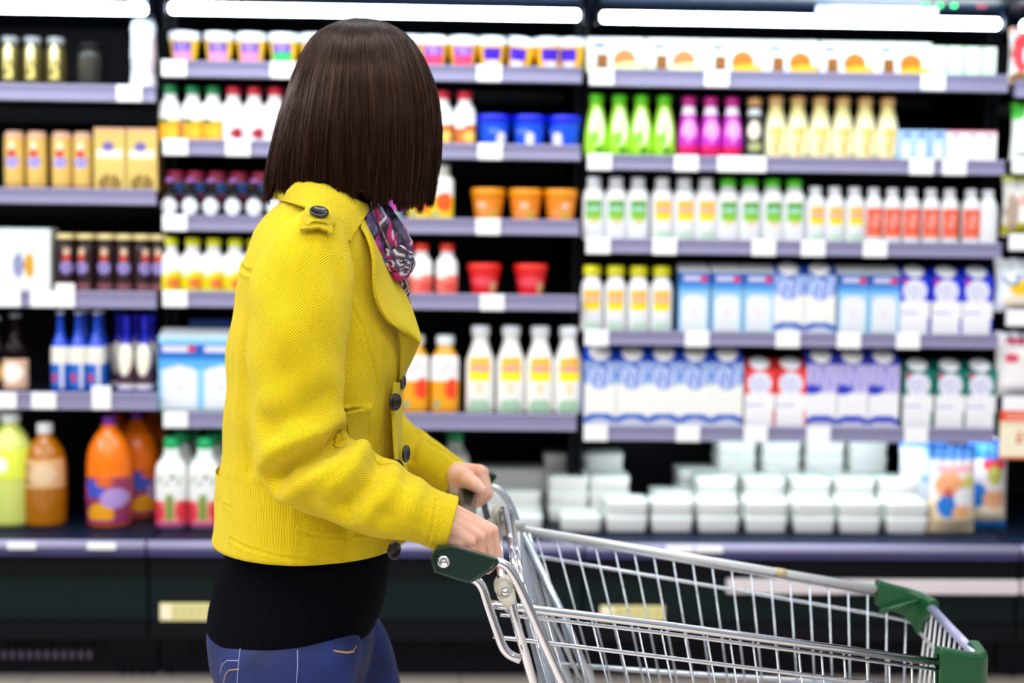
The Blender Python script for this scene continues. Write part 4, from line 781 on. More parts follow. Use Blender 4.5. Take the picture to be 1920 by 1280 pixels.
# hem turned under
last = V.reshape(n, m, 3)[-1]; cen = last.mean(0); hem = []
for k_, (dz, s_) in enumerate([(-.0035, .998), (-.005, .99), (-.003, .98), (.02, .975), (.10, .96)]): q = cen + (last - cen) * np.array([s_, s_, 1]); q = q + np.array([0, 0, dz]); hem.append(q)
V = np.concatenate([V] + hem); n2 = n + 5; Fj = gridfaces(n2, m); uvj = np.concatenate([uvj] + [uvj[-m:] + np.array([0, .004 * (i + 1)]) for i in range(5)])
jk = link('jacket', V, Fj, m_coat, pr_, uvj); jk['label'] = 'short yellow herringbone wool jacket'
bvj = bvh_of(V, Fj)
# --- sleeves
def mk_sleeve(path, n, m, creases, far=False):
    V = sleeve(path, n, m); Fs = gridfaces(n, m); uv = uvtube(V, n, m); Nn = vnorm(V, Fs); G = V.reshape(n, m, 3)
    if ((Nn * (V - np.repeat(G.mean(1), m, 0))).sum(1)).mean() < 0: Nn = -Nn
    X_, Y_, Z_ = V.T; V = V + Nn * (.0022 * np.sin(X_ * 45 - Z_ * 30) * np.sin(Z_ * 26) + .0012 * np.sin(X_ * 80 + Z_ * 60))[:, None]
    bv = bvh_of(V, Fs)
    for c in creases: V = groove(V, Nn, bv, *c)
    last = V.reshape(n, m, 3)[-1]; cen = last.mean(0); T = last.mean(0) - V.reshape(n, m, 3)[-4].mean(0); T /= np.linalg.norm(T); ex = []
    for dz, s_ in [(.002, .98), (.0025, .93), (.0, .88), (-.03, .84), (-.09, .8)]: ex.append(cen + (last - cen) * s_ + T * dz)
    first = V.reshape(n, m, 3)[0]; fc = first.mean(0); st = [fc + (first - fc) * s_ for s_ in (.02, .5, .85)]
    V = np.concatenate(st + [V] + ex); uv = np.concatenate([uv[:m]] * 3 + [uv] + [uv[-m:] + np.array([0, .002 * (i + 1)]) for i in range(5)])
    Fs = gridfaces(n + 8, m); o = link('sleeve', V, Fs, m_coat, jk, uv); return o, V, Fs
PS = [(604, 436, 1.96, 38, .035), (594, 450, 1.935, 62, .048), (578, 490, 1.91, 88, .056), (566, 550, 1.895, 97, .06), (560, 620, 1.885, 96, .062), (556, 700, 1.88, 90, .06), (556, 770, 1.875, 83, .058), (562, 830, 1.87, 80, .056), (590, 880, 1.865, 78, .055), (644, 912, 1.86, 72, .053), (700, 934, 1.857, 66, .05), (760, 955, 1.853, 60, .047), (812, 972, 1.85, 56, .044), (843, 981, 1.85, 54, .042)]
cr1 = [([(648, 815), (620, 842), (580, 862), (540, 878), (520, 895)],   .020, .012, .010), ([(660, 850), (640, 872), (612, 888)], .006, .008, .004), ([(712, 870), (700, 900), (665, 935), (650, 945)], .010, .012, .007),
       ([(755, 890), (735, 925), (722, 960)], .006, .011, .004), ([(770, 905), (752, 950), (745, 985)], .002, .008, .002), ([(610, 740), (560, 775), (520, 790)], .004, .014, .003), ([(500, 790), (530, 830), (580, 850)], .003, .012, .002),
       ([(818, 938), (812, 980), (800, 1022)], .0016, .0018, .001), ([(630, 500), (655, 600), (650, 700)], .002, .012, 0)]
slv, VS, FS = mk_sleeve(PS, 320, 200, cr1)
bvs = bvh_of(VS, FS)
PF = [(600, 440, 2.20, 30, .03), (600, 460, 2.23, 60, .045), (610, 540, 2.26, 70, .055), (630, 640, 2.28, 68, .055), (665, 740, 2.28, 62, .052), (705, 800, 2.27, 56, .05), (750, 838, 2.25, 50, .046), (800, 866, 2.235, 45, .042), (852, 899, 2.225, 39, .036)]
cr2 = [([(785, 812), (776, 830), (770, 860)], .005, .006, .003), ([(800, 830), (830, 845), (850, 860)], .002, .004, .001), ([(845, 858), (825, 890)], .0014, .002, .001)]
mk_sleeve(PF, 200, 140, cr2)
# --- collar
def strip(up, lo, nu, nv, par, name, sol, mat=None, bulge=0., uvs=1., ends=None):
    U = cat(np.array(up), nu); L_ = cat(np.array(lo), nu); V = np.zeros((nv, nu, 3)); 
    for j in range(nv):
        s = j / (nv - 1); V[j] = U * (1 - s) + L_ * s; V[j, :, 1] -= bulge * math.sin(PI * s)
    wl = np.linalg.norm(U - L_, axis=1).mean(); ul = np.concatenate([[0], np.cumsum(np.linalg.norm(np.diff((U + L_) / 2, axis=0), axis=1))])
    uv = np.stack([np.tile(np.linspace(0, wl, nv)[:, None], (1, nu)), np.tile(ul[None], (nv, 1))], 2).reshape(-1, 2)
    return link(name, V.reshape(-1, 3), gridfaces(nv, nu, False), mat or m_coat, par, uv, sol)
cu = [P(521, 352, 2.08), P(535, 344, 2.035), P(565, 338, 1.995), P(605, 345, 1.975), P(645, 362, 1.975), P(672, 378, 1.985), P(688, 384, 2.0)]
cl = [P(516, 372, 2.08), P(528, 376, 2.02), P(552, 383, 1.955), P(580, 392, 1.925), P(605, 410, 1.912), P(628, 432, 1.912), P(651, 451, 1.925)]
ce = [P(688, 384, 2.0), P(692, 396, 2.0), P(691, 412, 1.99), P(672, 430, 1.955), P(651, 451, 1.925)]
def mir(a): return np.array([a[0], 2 * YC - a[1], a[2]])
full_u = [mir(p) for p in cu[::-1][:-1]] + cu; full_l = [mir(p) for p in cl[::-1][:-1]] + cl
# grow the collar point outward a little on its front edge
strip(full_u + [P(693, 392, 2.0)], full_l + [P(655, 452, 1.93)], 120, 24, jk, 'collar', .005, bulge=.006)
# --- lapel: front flap turned back over the chest
le = [P(672, 415, 1.965), P(690, 445, 1.945), P(700, 485, 1.935), P(701, 530, 1.932), P(707, 565, 1.932), P(725, 598, 1.94), P(750, 618, 1.955), P(786, 639, 1.985)]
ri = [P(688, 410, 2.02), P(705, 450, 2.03), P(722, 482, 2.03), P(740, 515, 2.03), P(757, 548, 2.03), P(772, 585, 2.02), P(782, 615, 2.005), P(789, 638, 1.99)]
strip(ri, le, 90, 40, jk, 'lapel', .005, bulge=.016)
strip([mir(p) - np.array([.035, 0, 0]) for p in ri], [mir(p) - np.array([.03, 0, 0]) for p in le], 60, 20, jk, 'lapel', .005, bulge=-.016)
# underside of the lapel / open front edge falling back to the buttoning point
fe_u = [P(789, 638, 1.992), P(778, 662, 2.01), P(768, 682, 2.03), P(759, 700, 2.045), P(754, 720, 2.06)]
fe_l = [P(748, 622, 1.965), P(753, 650, 1.975), P(752, 675, 1.985), P(751, 700, 2.0), P(749, 722, 2.02)]
strip(fe_u, fe_l, 40, 16, jk, 'front_facing', .004)
# front edge placket down to the hem
pu = [P(755, 716, 2.05), P(752, 760, 2.05), P(754, 810, 2.05), P(760, 870, 2.05), P(767, 940, 2.05), P(773, 1004, 2.04)]
pl = [P(740, 716, 1.97), P(736, 760, 1.965), P(738, 810, 1.96), P(742, 870, 1.955), P(748, 940, 1.95), P(752, 1010, 1.945)]
strip(pu, pl, 80, 12, jk, 'front_placket', .004, bulge=.006)
# --- strap on the shoulder with its loop, pocket welt, buttons
def patch(poly_a, poly_b, bvs_, name, off, sol, nu=24, nv=10):
    """a flat piece of cloth lying on the surface between two pixel edges"""
    Aa, Bb = np.array(poly_a, float), np.array(poly_b, float); V = []
    def rs(A, n): D = np.concatenate([[0], np.cumsum(np.linalg.norm(np.diff(A, axis=0), axis=1))]); t = np.linspace(0, D[-1], n); return np.stack([np.interp(t, D, A[:, 0]), np.interp(t, D, A[:, 1])], 1)
    Aa, Bb = rs(Aa, nu), rs(Bb, nu); last = 1.95
    for j in range(nv):
        for i in range(nu):
            q = Aa[i] * (1 - j / (nv - 1)) + Bb[i] * j / (nv - 1); best = None
            for bv in bvs_:
                s = stick([q], bv)
                if s and (best is None or s[0][0][1] < best[0][1]): best = s[0]
            if best: last = best[0][1]; V.append(P(q[0], q[1], best[0][1] - off))
            else: V.append(P(q[0], q[1], last - off))
    V = np.array(V); x_, z_ = V[:, 0] - V[:, 0].mean(), V[:, 2] - V[:, 2].mean(); B_ = np.stack([np.ones(len(x_)), x_, z_, x_ * x_, z_ * z_, x_ * z_], 1)
    cf = np.linalg.lstsq(B_, V[:, 1], rcond=None)[0]; yy = B_ @ cf; yy -= max(0, (yy - V[:, 1]).max()) * .7; pp_ = proj(V); V = np.array([P(a_[0], a_[1], b_) for a_, b_ in zip(pp_, yy)])
    uv = np.stack([V[:, 0], V[:, 2]], 1); return link(name, V, gridfaces(nv, nu, False), m_coat, jk, uv, sol)
def button(px, py, Y, r, tiltx, tiltz, seed=0):
    prof = [(.0001, .0), (r * .95, 0), (r, .0012), (r, .003), (r * .9, .0042), (r * .78, .0038), (r * .66, .0026), (.0001, .0024)]
    b = MB().lathe(prof, 32); me = b.mesh('button', M('#1a120f', .3, coat=.35, name='dark_horn_button'))
    me.transform(Matrix.Translation(tuple(P(px, py, Y) - PO)) @ Matrix.Rotation(tiltz, 4, 'Z') @ Matrix.Rotation(PI / 2 + tiltx, 4, 'X')); o = obj('button', me, jk)
    h = MB()
    for a in range(4): h.lathe([(.0001, .0022), (.0011, .0022), (.0011, .0029), (.0001, .0030)], 8, (r * .25 * math.cos(a * PI / 2 + .7), r * .25 * math.sin(a * PI / 2 + .7), 0))
    hm = h.mesh('button_hole', M('#6b5f58', .4)); hm.transform(Matrix.Translation(tuple(P(px, py, Y) - PO)) @ Matrix.Rotation(tiltz, 4, 'Z') @ Matrix.Rotation(PI / 2 + tiltx, 4, 'X'))
    return o
patch([(571, 422), (570, 402), (574, 388), (592, 384), (612, 388), (626, 400), (628, 424)], [(580, 424), (582, 420), (588, 416), (596, 416), (604, 418), (612, 420), (616, 426)], [bvj, bvs], 'shoulder_strap', .007, .004)
patch([(560, 423), (575, 414), (600, 412), (620, 420), (624, 432)], [(563, 432), (576, 430), (598, 428), (614, 434), (620, 440)], [bvj, bvs], 'strap_loop', .012, .0045)
button(598, 399, 1.878, .0128, -1.0, .3)
patch([(646, 774), (650, 800), (655, 830), (660, 862)], [(683, 766), (687, 800), (690, 835), (692, 868)], [bvj], 'pocket_welt', .010, .005)
button(739, 753, 1.956, .0125, 0, .95); button(759, 850, 1.985, .0125, 0, 1.25); button(737, 1031, 1.925, .0125, 0, .85); button(753, 716, 2.02, .011, 0, 1.35); button(744, 876, 1.955, .011, -.3, .9)
# --- black ribbed sweater
def rib_mat():
    mt = bpy.data.materials.new('black_ribbed_knit'); mt.use_nodes = True; t = mt.node_tree; b = t.nodes['Principled BSDF']; b.inputs['Base Color'].default_value = (.0035, .0035, .006, 1); b.inputs['Roughness'].default_value = .95
    b.inputs['Specular IOR Level'].default_value = .04
    uv = t.nodes.new('ShaderNodeUVMap'); uv.uv_map = 'uv'; w = t.nodes.new('ShaderNodeTexWave'); w.inputs['Scale'].default_value = 62; w.bands_direction = 'X'
    bp = t.nodes.new('ShaderNodeBump'); bp.inputs['Strength'].default_value = .9; bp.inputs['Distance'].default_value = .002; t.links.new(uv.outputs[0], w.inputs[0]); t.links.new(w.outputs[0], bp.inputs['Height']); t.links.new(bp.outputs[0], b.inputs['Normal']); return mt
rows = [(900, 440, 735, .135), (985, 436, 738, .14), (1030, 427, 733, .142), (1070, 411, 729, .145), (1105, 401, 725, .148), (1140, 393, 715, .15), (1165, 391, 705, .150), (1172, 392, 701, .150), (1176, 396, 697, .147), (1165, 402, 690, .143)]
V = body_loft(rows, 120, 200, ex=2.0); link('sweater', V, gridfaces(120, 200), rib_mat(), pr_, uvtube(V, 120, 200))
# --- jeans, one continuous garment
def remesh(o, vox, sm=6):
    r = o.modifiers.new('r', 'REMESH'); r.mode = 'VOXEL'; r.voxel_size = vox; r.use_smooth_shade = True
    if sm: s = o.modifiers.new('s', 'SMOOTH'); s.factor = .5; s.iterations = sm
    dg = bpy.context.evaluated_depsgraph_get(); me = bpy.data.meshes.new_from_object(o.evaluated_get(dg)); o.modifiers.clear(); old = o.data; o.data = me; me.name = o.name; bpy.data.meshes.remove(old)
    me.polygons.foreach_set('use_smooth', [True] * len(me.polygons)); return o
def closed(V, n, m):
    fs = gridfaces(n, m); return fs + [tuple(range(m))[::-1], tuple((n - 1) * m + k for k in range(m))]
jm = MB()
V = body_loft([(1085, 430, 700, .115), (1130, 412, 698, .125), (1160, 400, 694, .132), (1178, 391, 698, .142), (1210, 393, 700, .145), (1250, 400, 690, .145), (1290, 420, 680, .13)], 40, 72, ex=2.1); jm.add(V - PO, closed(V, 40, 72))
def leg(rows, n=60, mm=56):
    A = cat(np.array([[*P(x, y, Y), r, rd] for x, y, Y, r, rd in rows]), n); V = np.zeros((n, mm, 3)); t = np.arange(mm) / mm * 2 * PI
    for i in range(n): V[i] = A[i, :3]; V[i, :, 0] += np.cos(t) * A[i, 3]; V[i, :, 1] += np.sin(t) * A[i, 4]
    V = V.reshape(-1, 3); jm.add(V - PO, closed(V, n, mm))
leg([(560, 1165, 2.01, .075, .055), (550, 1190, 2.0, .094, .07), (545, 1222, 1.995, .100, .078), (542, 1290, 1.99, .092, .078), (545, 1450, 1.99, .075, .07), (545, 1640, 1.99, .056, .056), (520, 1800, 1.99, .056, .055), (500, 2010, 1.99, .042, .043)])
leg([(600, 1125, 2.15, .066, .055), (614, 1180, 2.16, .088, .078), (640, 1240, 2.165, .084, .078), (662, 1330, 2.165, .078, .072), (690, 1500, 2.17, .056, .056), (700, 1640, 2.17, .056, .055), (720, 1830, 2.17, .042, .043)])
m_jean = bpy.data.materials.new('blue_denim'); m_jean.use_nodes = True; t = m_jean.node_tree; b_ = t.nodes['Principled BSDF']
n1 = t.nodes.new('ShaderNodeTexNoise'); n1.inputs['Scale'].default_value = 11; n1.inputs['Detail'].default_value = 6; rp = t.nodes.new('ShaderNodeValToRGB'); rp.color_ramp.elements[0].position = .35; rp.color_ramp.elements[0].color = (.004, .009, .055, 1); rp.color_ramp.elements[1].position = .7; rp.color_ramp.elements[1].color = (.008, .026, .18, 1)
tcj = t.nodes.new('ShaderNodeTexCoord'); t.links.new(tcj.outputs['Object'], n1.inputs[0]); t.links.new(n1.outputs[0], rp.inputs[0]); t.links.new(rp.outputs[0], b_.inputs['Base Color']); b_.inputs['Roughness'].default_value = .75
nn = t.nodes.new('ShaderNodeTexNoise'); nn.inputs['Scale'].default_value = 700; bp = t.nodes.new('ShaderNodeBump'); bp.inputs['Distance'].default_value = .0006; bp.inputs['Strength'].default_value = .6; t.links.new(tcj.outputs['Object'], nn.inputs[0]); t.links.new(nn.outputs[0], bp.inputs['Height']); t.links.new(bp.outputs[0], b_.inputs['Normal'])
je = jm.obj('jeans', m_jean, pr_); remesh(je, .005, 4); je.data.materials.clear(); je.data.materials.append(m_jean)
bj = BVHTree.FromPolygons([tuple(np.array(v.co) + PO) for v in je.data.vertices], [tuple(p.vertices) for p in je.data.polygons])
m_st = M('#c8a26a', .6, name='tan_stitching'); m_st2 = M('#8f9ccc', .6, name='pale_stitching')
def stitch(poly, m, r=.0007):
    s = stick(poly, bj, 22, .0004)
    if len(s) > 2: MB().tube([p - PO for p, _ in s], r, 5).obj('stitching', m, je)
stitch([(391, 1158), (400, 1168), (422, 1180), (452, 1186)], m_st); stitch([(625, 1219), (648, 1222), (662, 1220), (668, 1210)], m_st); stitch([(628, 1221), (650, 1224), (664, 1222)], m_st)
stitch([(456, 1188), (450, 1220), (447, 1250), (445, 1280)], m_st2); stitch([(558, 1218), (558, 1250), (556, 1280)], m_st2)
stitch([(413, 1262), (417, 1246), (426, 1238), (448, 1238)], m_st2); stitch([(420, 1278), (423, 1264), (430, 1256), (449, 1254)], m_st)
# shoes, below the picture
for (x, y, Y) in ((500, 2030, 1.99), (720, 1850, 2.17)):
    p = P(x, y, Y); sh_ = MB(); prof = [(-.06, .0, .035), (-.045, .03, .038), (0, .04, .04), (.06, .03, .04), (.12, .015, .042), (.16, .005, .03), (.175, 0, .01)]; V = []
    for q, hgt, w_ in prof:
        for k_ in range(16): a_ = 2 * PI * k_ / 16; V.append((p[0] - PO[0] + q, p[1] - PO[1] + w_ * math.cos(a_), max(.004, .04 + hgt * .6 + (.035 + hgt * .5) * math.sin(a_) * (1 if q < .15 else .4))))
    sh_.add(V, [f[::-1] for f in closed(np.array(V), len(prof), 16)]); sh_.obj('shoe', M('#16161a', .4), pr_)
# --- scarf: folded bands and a knot
sc = MB(); scc = []
def fold(pts, rs, kind_):
    A = cat(np.array([[*P(x, y, Y), r] for (x, y, Y), r in zip(pts, rs)]), 60); R_ = np.abs(A[:, 3]) * (1 + .10 * np.sin(np.arange(60) * .5 + len(sc.v)))
    sc.tube([p - PO for p in A[:, :3]], list(R_), 28, False); v = np.repeat(np.arange(60) / 60, 28); u = np.tile(np.arange(28) / 28, 60)
    w1 = np.sin(u * 2 * PI * 2 + v * 7 + 3 * np.sin(v * 9)); w2 = np.sin(u * 2 * PI * 3 - v * 11 + 2 * np.sin(v * 13 + u * 6))
    c = np.tile([.055, .045, .10], (len(u), 1)); c[w1 > .2] = (.10, .095, .26); c[w1 > .75] = (.05, .03, .08); c[w2 < -.6] = (.012, .010, .02)
    if kind_ == 'm': c[(w1 < -.1)] = (.42, .006, .13); c[w2 > .9] = (.55, .5, .5)
    if kind_ == 'w': c[np.abs(w2) < .42] = (.66, .61, .56); c[w1 < -.9] = (.42, .006, .16)
    if kind_ == 'p': c[w1 < -.55] = (.28, .02, .16)
    scc.append(c)
fold([(680, 372, 2.04), (698, 410, 2.02), (712, 450, 2.02), (726, 490, 2.03), (738, 515, 2.05)], [.014, .017, .017, .014, .01], 'p')
fold([(692, 372, 2.02), (708, 405, 2.0), (722, 440, 2.0), (735, 475, 2.01), (745, 500, 2.03)], [.010, .012, .012, .011, .008], 'b')
fold([(700, 376, 2.0), (716, 405, 1.99), (728, 438, 1.99), (740, 470, 2.0), (752, 492, 2.03)], [.006, .008, .009, .008, .006], 'm')
fold([(705, 374, 2.03), (728, 402, 2.02), (744, 434, 2.01), (754, 462, 2.01), (760, 485, 2.03)], [.008, .009, .011, .012, .010], 'b')
fold([(706, 374, 2.05), (730, 400, 2.04), (750, 428, 2.03), (764, 458, 2.03), (766, 485, 2.03)], [.005, .006, .007, .008, .007], 'm')
fold([(684, 400, 2.0), (694, 430, 1.99), (706, 470, 1.995), (720, 500, 2.0), (735, 515, 2.01)], [.010, .012, .013, .010, .008], 'p')
fold([(716, 482, 2.01), (732, 478, 2.0), (750, 478, 1.998), (763, 486, 2.01), (767, 500, 2.03)], [.010, .012, .013, .011, .008], 'w')
fold([(724, 496, 2.0), (740, 498, 1.995), (755, 496, 2.0), (765, 503, 2.02)], [.009, .010, .010, .008], 'w')
fold([(735, 512, 2.01), (748, 514, 2.0), (758, 508, 2.01), (766, 495, 2.03)], [.009, .010, .009, .007], 'm')
fold([(744, 515, 2.03), (753, 530, 2.03), (757, 548, 2.04), (760, 575, 2.05), (764, 610, 2.05)], [.008, .009, .008, .008, .007], 'w')
m_sc = paintmat(.7, 'patterned_scarf_cloth'); so = sc.obj('scarf', m_sc, pr_); paint(so.data, np.concatenate(scc)); so['label'] = 'violet, magenta and white patterned scarf'
# --- body: one continuous surface (hidden under the clothes except the hands; full figure with a face)
bd = MB()
def cap_(a, b, ra, rb, seg=18):
    a, b = np.array(a, float), np.array(b, float); T = b - a; L_ = np.linalg.norm(T); T = T / (L_ + 1e-9); q = np.array([0, 0, 1.]) if abs(T[2]) < .9 else np.array([1., 0, 0]); N_ = np.cross(T, q); N_ /= np.linalg.norm(N_); B_ = np.cross(T, N_); V = []; R_ = 6; rings = []
    for i in range(1, R_ + 1): t = PI / 2 * i / R_; rings.append((a - T * ra * math.cos(t), ra * math.sin(t)))
    for i in range(0, R_): t = PI / 2 * i / R_; rings.append((b + T * rb * math.sin(t), rb * math.cos(t)))
    for c, r in rings:
        for k in range(seg): u = 2 * PI * k / seg; V.append(c + r * (math.cos(u) * N_ + math.sin(u) * B_) - PO)
    bd.add(V, closed(np.array(V), len(rings), seg))
def chain(pts, rs):
    for i in range(len(pts) - 1): cap_(pts[i], pts[i + 1], rs[i], rs[i + 1])
# right hand (near the camera), gripping
q = lambda x, y, Y: P(x, y, Y)
WR = q(822, 976, 1.865)
chain([q(640, 905, 1.87), q(740, 945, 1.865), WR], [.030, .029, .024])
KN = [q(921, 995, 1.905), q(911, 1000, 1.888), q(897, 1008, 1.870), q(880, 1017, 1.854)]
PI_ = [q(931, 1046, 1.905), q(918, 1050, 1.888), q(901, 1051, 1.870), q(884, 1049, 1.855)]
DI = [q(914, 1066, 1.905), q(898, 1070, 1.890), q(880, 1070, 1.874), q(864, 1066, 1.860)]
TI = [q(894, 1068, 1.905), q(878, 1071, 1.891), q(860, 1070, 1.875), q(850, 1064, 1.862)]
WB = [q(842, 966, 1.885), q(838, 974, 1.875), q(834, 984, 1.864), q(832, 994, 1.855)]
rk = [.0104, .0106, .0101, .0094]
for i in range(4):
    chain([WR, WB[i], KN[i]], [.021, .0185, rk[i]])
    mid = (WB[i] + KN[i]) / 2 - np.array([0, 0, .008]); cap_(WB[i] - np.array([0, 0, .008]), mid, .018, .015)
    chain([KN[i], PI_[i], DI[i], TI[i]], [rk[i] * .93, rk[i] * .8, rk[i] * .74, rk[i] * .66])
for i in range(3): cap_(WB[i] * .6 + KN[i] * .4, WB[i + 1] * .6 + KN[i + 1] * .4, .0145, .0142)
chain([WB[0] - np.array([0, -.004, .012]), q(868, 1018, 1.915), q(880, 1044, 1.922), q(890, 1062, 1.914)], [.016, .0135, .0105, .009])
# left hand (far side), thumb towards the camera
WL = q(838, 886, 2.225); chain([q(720, 820, 2.27), q(790, 862, 2.245), WL], [.034, .028, .022])
KL = [q(899, 884, 2.185), q(903, 886, 2.205), q(901, 890, 2.225), q(896, 897, 2.243)]
PL = [q(911, 922, 2.183), q(914, 926, 2.204), q(911, 930, 2.224), q(905, 934, 2.242)]
DL = [q(893, 936, 2.183), q(895, 941, 2.203), q(892, 943, 2.223), q(888, 944, 2.24)]
TL = [q(874, 927, 2.186), q(876, 932, 2.204), q(874, 934, 2.223), q(872, 934, 2.238)]
for i in range(4):
    wb_ = WL + (KL[i] - KL[1]) * .7 + np.array([.012, 0, -.002]); chain([WL, wb_, KL[i]], [.022, .019, .0118]); cap_(wb_ - np.array([0, 0, .006]), (wb_ + KL[i]) / 2 - np.array([0, 0, .008]), .017, .014)
    chain([KL[i], PL[i], DL[i], TL[i]], [.0108, .0094, .0086, .0078])
for i in range(3): cap_((WL + KL[i]) / 2, (WL + KL[i + 1]) / 2, .015, .015)
chain([q(858, 894, 2.185), q(874, 898, 2.165), q(890, 908, 2.152), q(901, 917, 2.150)], [.018, .0145, .0118, .0092])
# trunk, limbs, neck, head
chain([q(550, 1150, YC), q(575, 1000, YC), q(585, 850, YC), q(592, 700, YC), q(598, 560, YC), q(600, 480, YC)], [.085, .085, .085, .095, .098, .08])
for s_ in (-1, 1):
    chain([q(550, 1150, YC), q(545 if s_ < 0 else 590, 1180, YC + s_ * .05)], [.08, .06]); chain([q(590, 480, YC), q(590, 470, YC + s_ * .13)], [.06, .045])
chain([q(590, 470, 1.95), q(558, 690, 1.885), q(568, 865, 1.87), q(640, 905, 1.87)], [.04, .036, .028, .030]); chain([q(590, 470, 2.21), q(640, 650, 2.27), q(690, 785, 2.27), q(720, 820, 2.27)], [.045, .04, .036, .034])
chain([q(548, 1230, 2.01), q(545, 1600, 1.99), q(500, 2010, 1.99)], [.05, .042, .03]); chain([q(600, 1190, 2.16), q(690, 1500, 2.17), q(700, 1600, 2.17), q(720, 1820, 2.17)], [.065, .048, .045, .03])
chain([q(600, 450, YC), q(625, 380, YC), q(645, 320, YC)], [.062, .052, .05])
HD = q(662, 205, 2.08)
def ell(c, r, seg=32):
    V = []; R_ = 20
    for i in range(1, R_): t = PI * i / R_; V += [(c[0] + r[0] * math.sin(t) * math.cos(2 * PI * k / seg) - PO[0], c[1] + r[1] * math.sin(t) * math.sin(2 * PI * k / seg) - PO[1], c[2] + r[2] * math.cos(t) - PO[2]) for k in range(seg)]
    bd.add(V, [f[::-1] for f in closed(np.array(V), R_ - 1, seg)])
hd = lambda x, y, z: HD + np.array([x, y, z])
ell(hd(0, -.005, .02), (.074, .092, .088)); ell(hd(0, .025, -.035), (.058, .062, .075)); ell(hd(0, .06, -.088), (.026, .02, .018))
chain([hd(0, .088, .01), hd(0, .112, -.028)], [.008, .0115]); cap_(hd(-.011, .1, -.033), hd(.011, .1, -.033), .008, .008)
cap_(hd(-.017, .084, -.062), hd(.017, .084, -.062), .006, .006); cap_(hd(-.014, .084, -.071), hd(.014, .084, -.071), .0065, .0065)
cap_(hd(-.045, .078, .03), hd(-.014, .088, .028), .008, .008); cap_(hd(.045, .078, .03), hd(.014, .088, .028), .008, .008)
for s_ in (-1, 1): chain([hd(s_ * .074, .0, .012), hd(s_ * .08, -.01, .0), hd(s_ * .075, .0, -.025)], [.012, .013, .007])
m_skin = bpy.data.materials.new('skin'); m_skin.use_nodes = True; t = m_skin.node_tree; b_ = t.nodes['Principled BSDF']
n1 = t.nodes.new('ShaderNodeTexNoise'); n1.inputs['Scale'].default_value = 28; n1.inputs['Detail'].default_value = 4; rp = t.nodes.new('ShaderNodeValToRGB'); rp.color_ramp.elements[0].position = .3; rp.color_ramp.elements[0].color = (.78, .40, .27, 1); rp.color_ramp.elements[1].position = .75; rp.color_ramp.elements[1].color = (.86, .56, .42, 1)
tcj = t.nodes.new('ShaderNodeTexCoord'); t.links.new(tcj.outputs['Object'], n1.inputs[0]); t.links.new(n1.outputs[0], rp.inputs[0]); t.links.new(rp.outputs[0], b_.inputs['Base Color']); b_.inputs['Roughness'].default_value = .5
b_.inputs['Subsurface Weight'].default_value = .15; b_.inputs['Subsurface Radius'].default_value = (.01, .004, .002); b_.inputs['Subsurface Scale'].default_value = .6
bo = bd.obj('body', m_skin, pr_); remesh(bo, .0017, 3); bo.data.materials.clear(); bo.data.materials.append(m_skin)
for s_ in (-1, 1):
    MB().lathe([(.0001, -.012), (.008, -.009), (.012, 0), (.008, .009), (.0001, .012)], 16).obj('eye', M('#e8e4e0', .2), bo, loc=tuple(hd(s_ * .03, .073, .012) - PO))
    MB().lathe([(.0001, -.0025), (.005, 0), (.0001, .0025)], 14).obj('iris', M('#2a1a10', .2), bo, loc=tuple(hd(s_ * .03, .085, .012) - PO)).data.transform(Matrix.Rotation(PI / 2, 4, 'X'))
MB().tube([hd(-.02, .0905, -.066) - PO, hd(0, .0935, -.0655) - PO, hd(.02, .0905, -.066) - PO], [.001, .003, .001], 8).obj('lips', M('#a8483f', .4), bo)
# --- hair: a shell with thousands of strands over it
HR = [(36, 679, 690, .006, .006), (40, 655, 712, .03, .03), (48, 630, 732, .05, .055), (60, 607, 752, .068, .075), (80, 586, 772, .085, .085), (110, 569, 790, .1, .095), (150, 552, 806, .112, .1), (200, 535, 817, .12, .104), (250, 520, 821, .123, .104), (300, 508, 818, .122, .1), (335, 502, 812, .119, .094), (372, 500, 808, .113, .088), (400, 505, 806, .108, .084)]
YH = 2.085
HA = []
for y, l, r, rb_, rf_ in HR: L_, R_ = P(l, y, YH), P(r, y, YH); cx_ = P(672, y, YH); HA.append([cx_[2], cx_[0], cx_[0] - L_[0], R_[0] - cx_[0], rb_, rf_])
HA = np.array(HA); hz0 = HA[0, 0]
def hair_pt(th, s, dr=0.):
    z = s; k_ = [np.interp(-z, -HA[:, 0], HA[:, j]) for j in range(1, 6)]
    co, si = np.cos(th), np.sin(th); ax = np.where(co < 0, k_[1], k_[2]); ay = np.where(si < 0, k_[3], k_[4])
    return np.stack([k_[0] + (ax + dr) * co, YH + (ay + dr) * si, z + 0 * th], -1)
# lower edge of the hair as height above/below the camera height by angle
tipx = np.array([-1, -.8, -.55, -.2, .1, .35, .6, .85, 1.]); tipy = np.array([372, 360, 350, 356, 366, 380, 388, 386, 376])
def ztip(th):
    co = np.cos(th); y = np.interp(co, tipx, tipy); Yh = YH + .11 * np.sin(th)
    z = HC + (450 - y) * Yh / F
    front = np.clip((np.sin(th) - .55) / .25, 0, 1); return z * (1 - front) + (HD[2] + .035) * front
nth, ns = 220, 60
th = np.arange(nth) / nth * 2 * PI; V = np.zeros((ns, nth, 3)); zt_ = ztip(th)
hsp = np.linspace(0, 1, ns) ** 1.8
for i in range(ns): V[i] = hair_pt(th, hz0 + (zt_ + .006 - hz0) * hsp[i], -.004)
V = V.reshape(-1, 3); inner = []
for k_, dr in ((1, -.012), (2, -.03)): inner.append(hair_pt(th, zt_ + .012 * k_, dr))
V = np.concatenate([V] + inner)
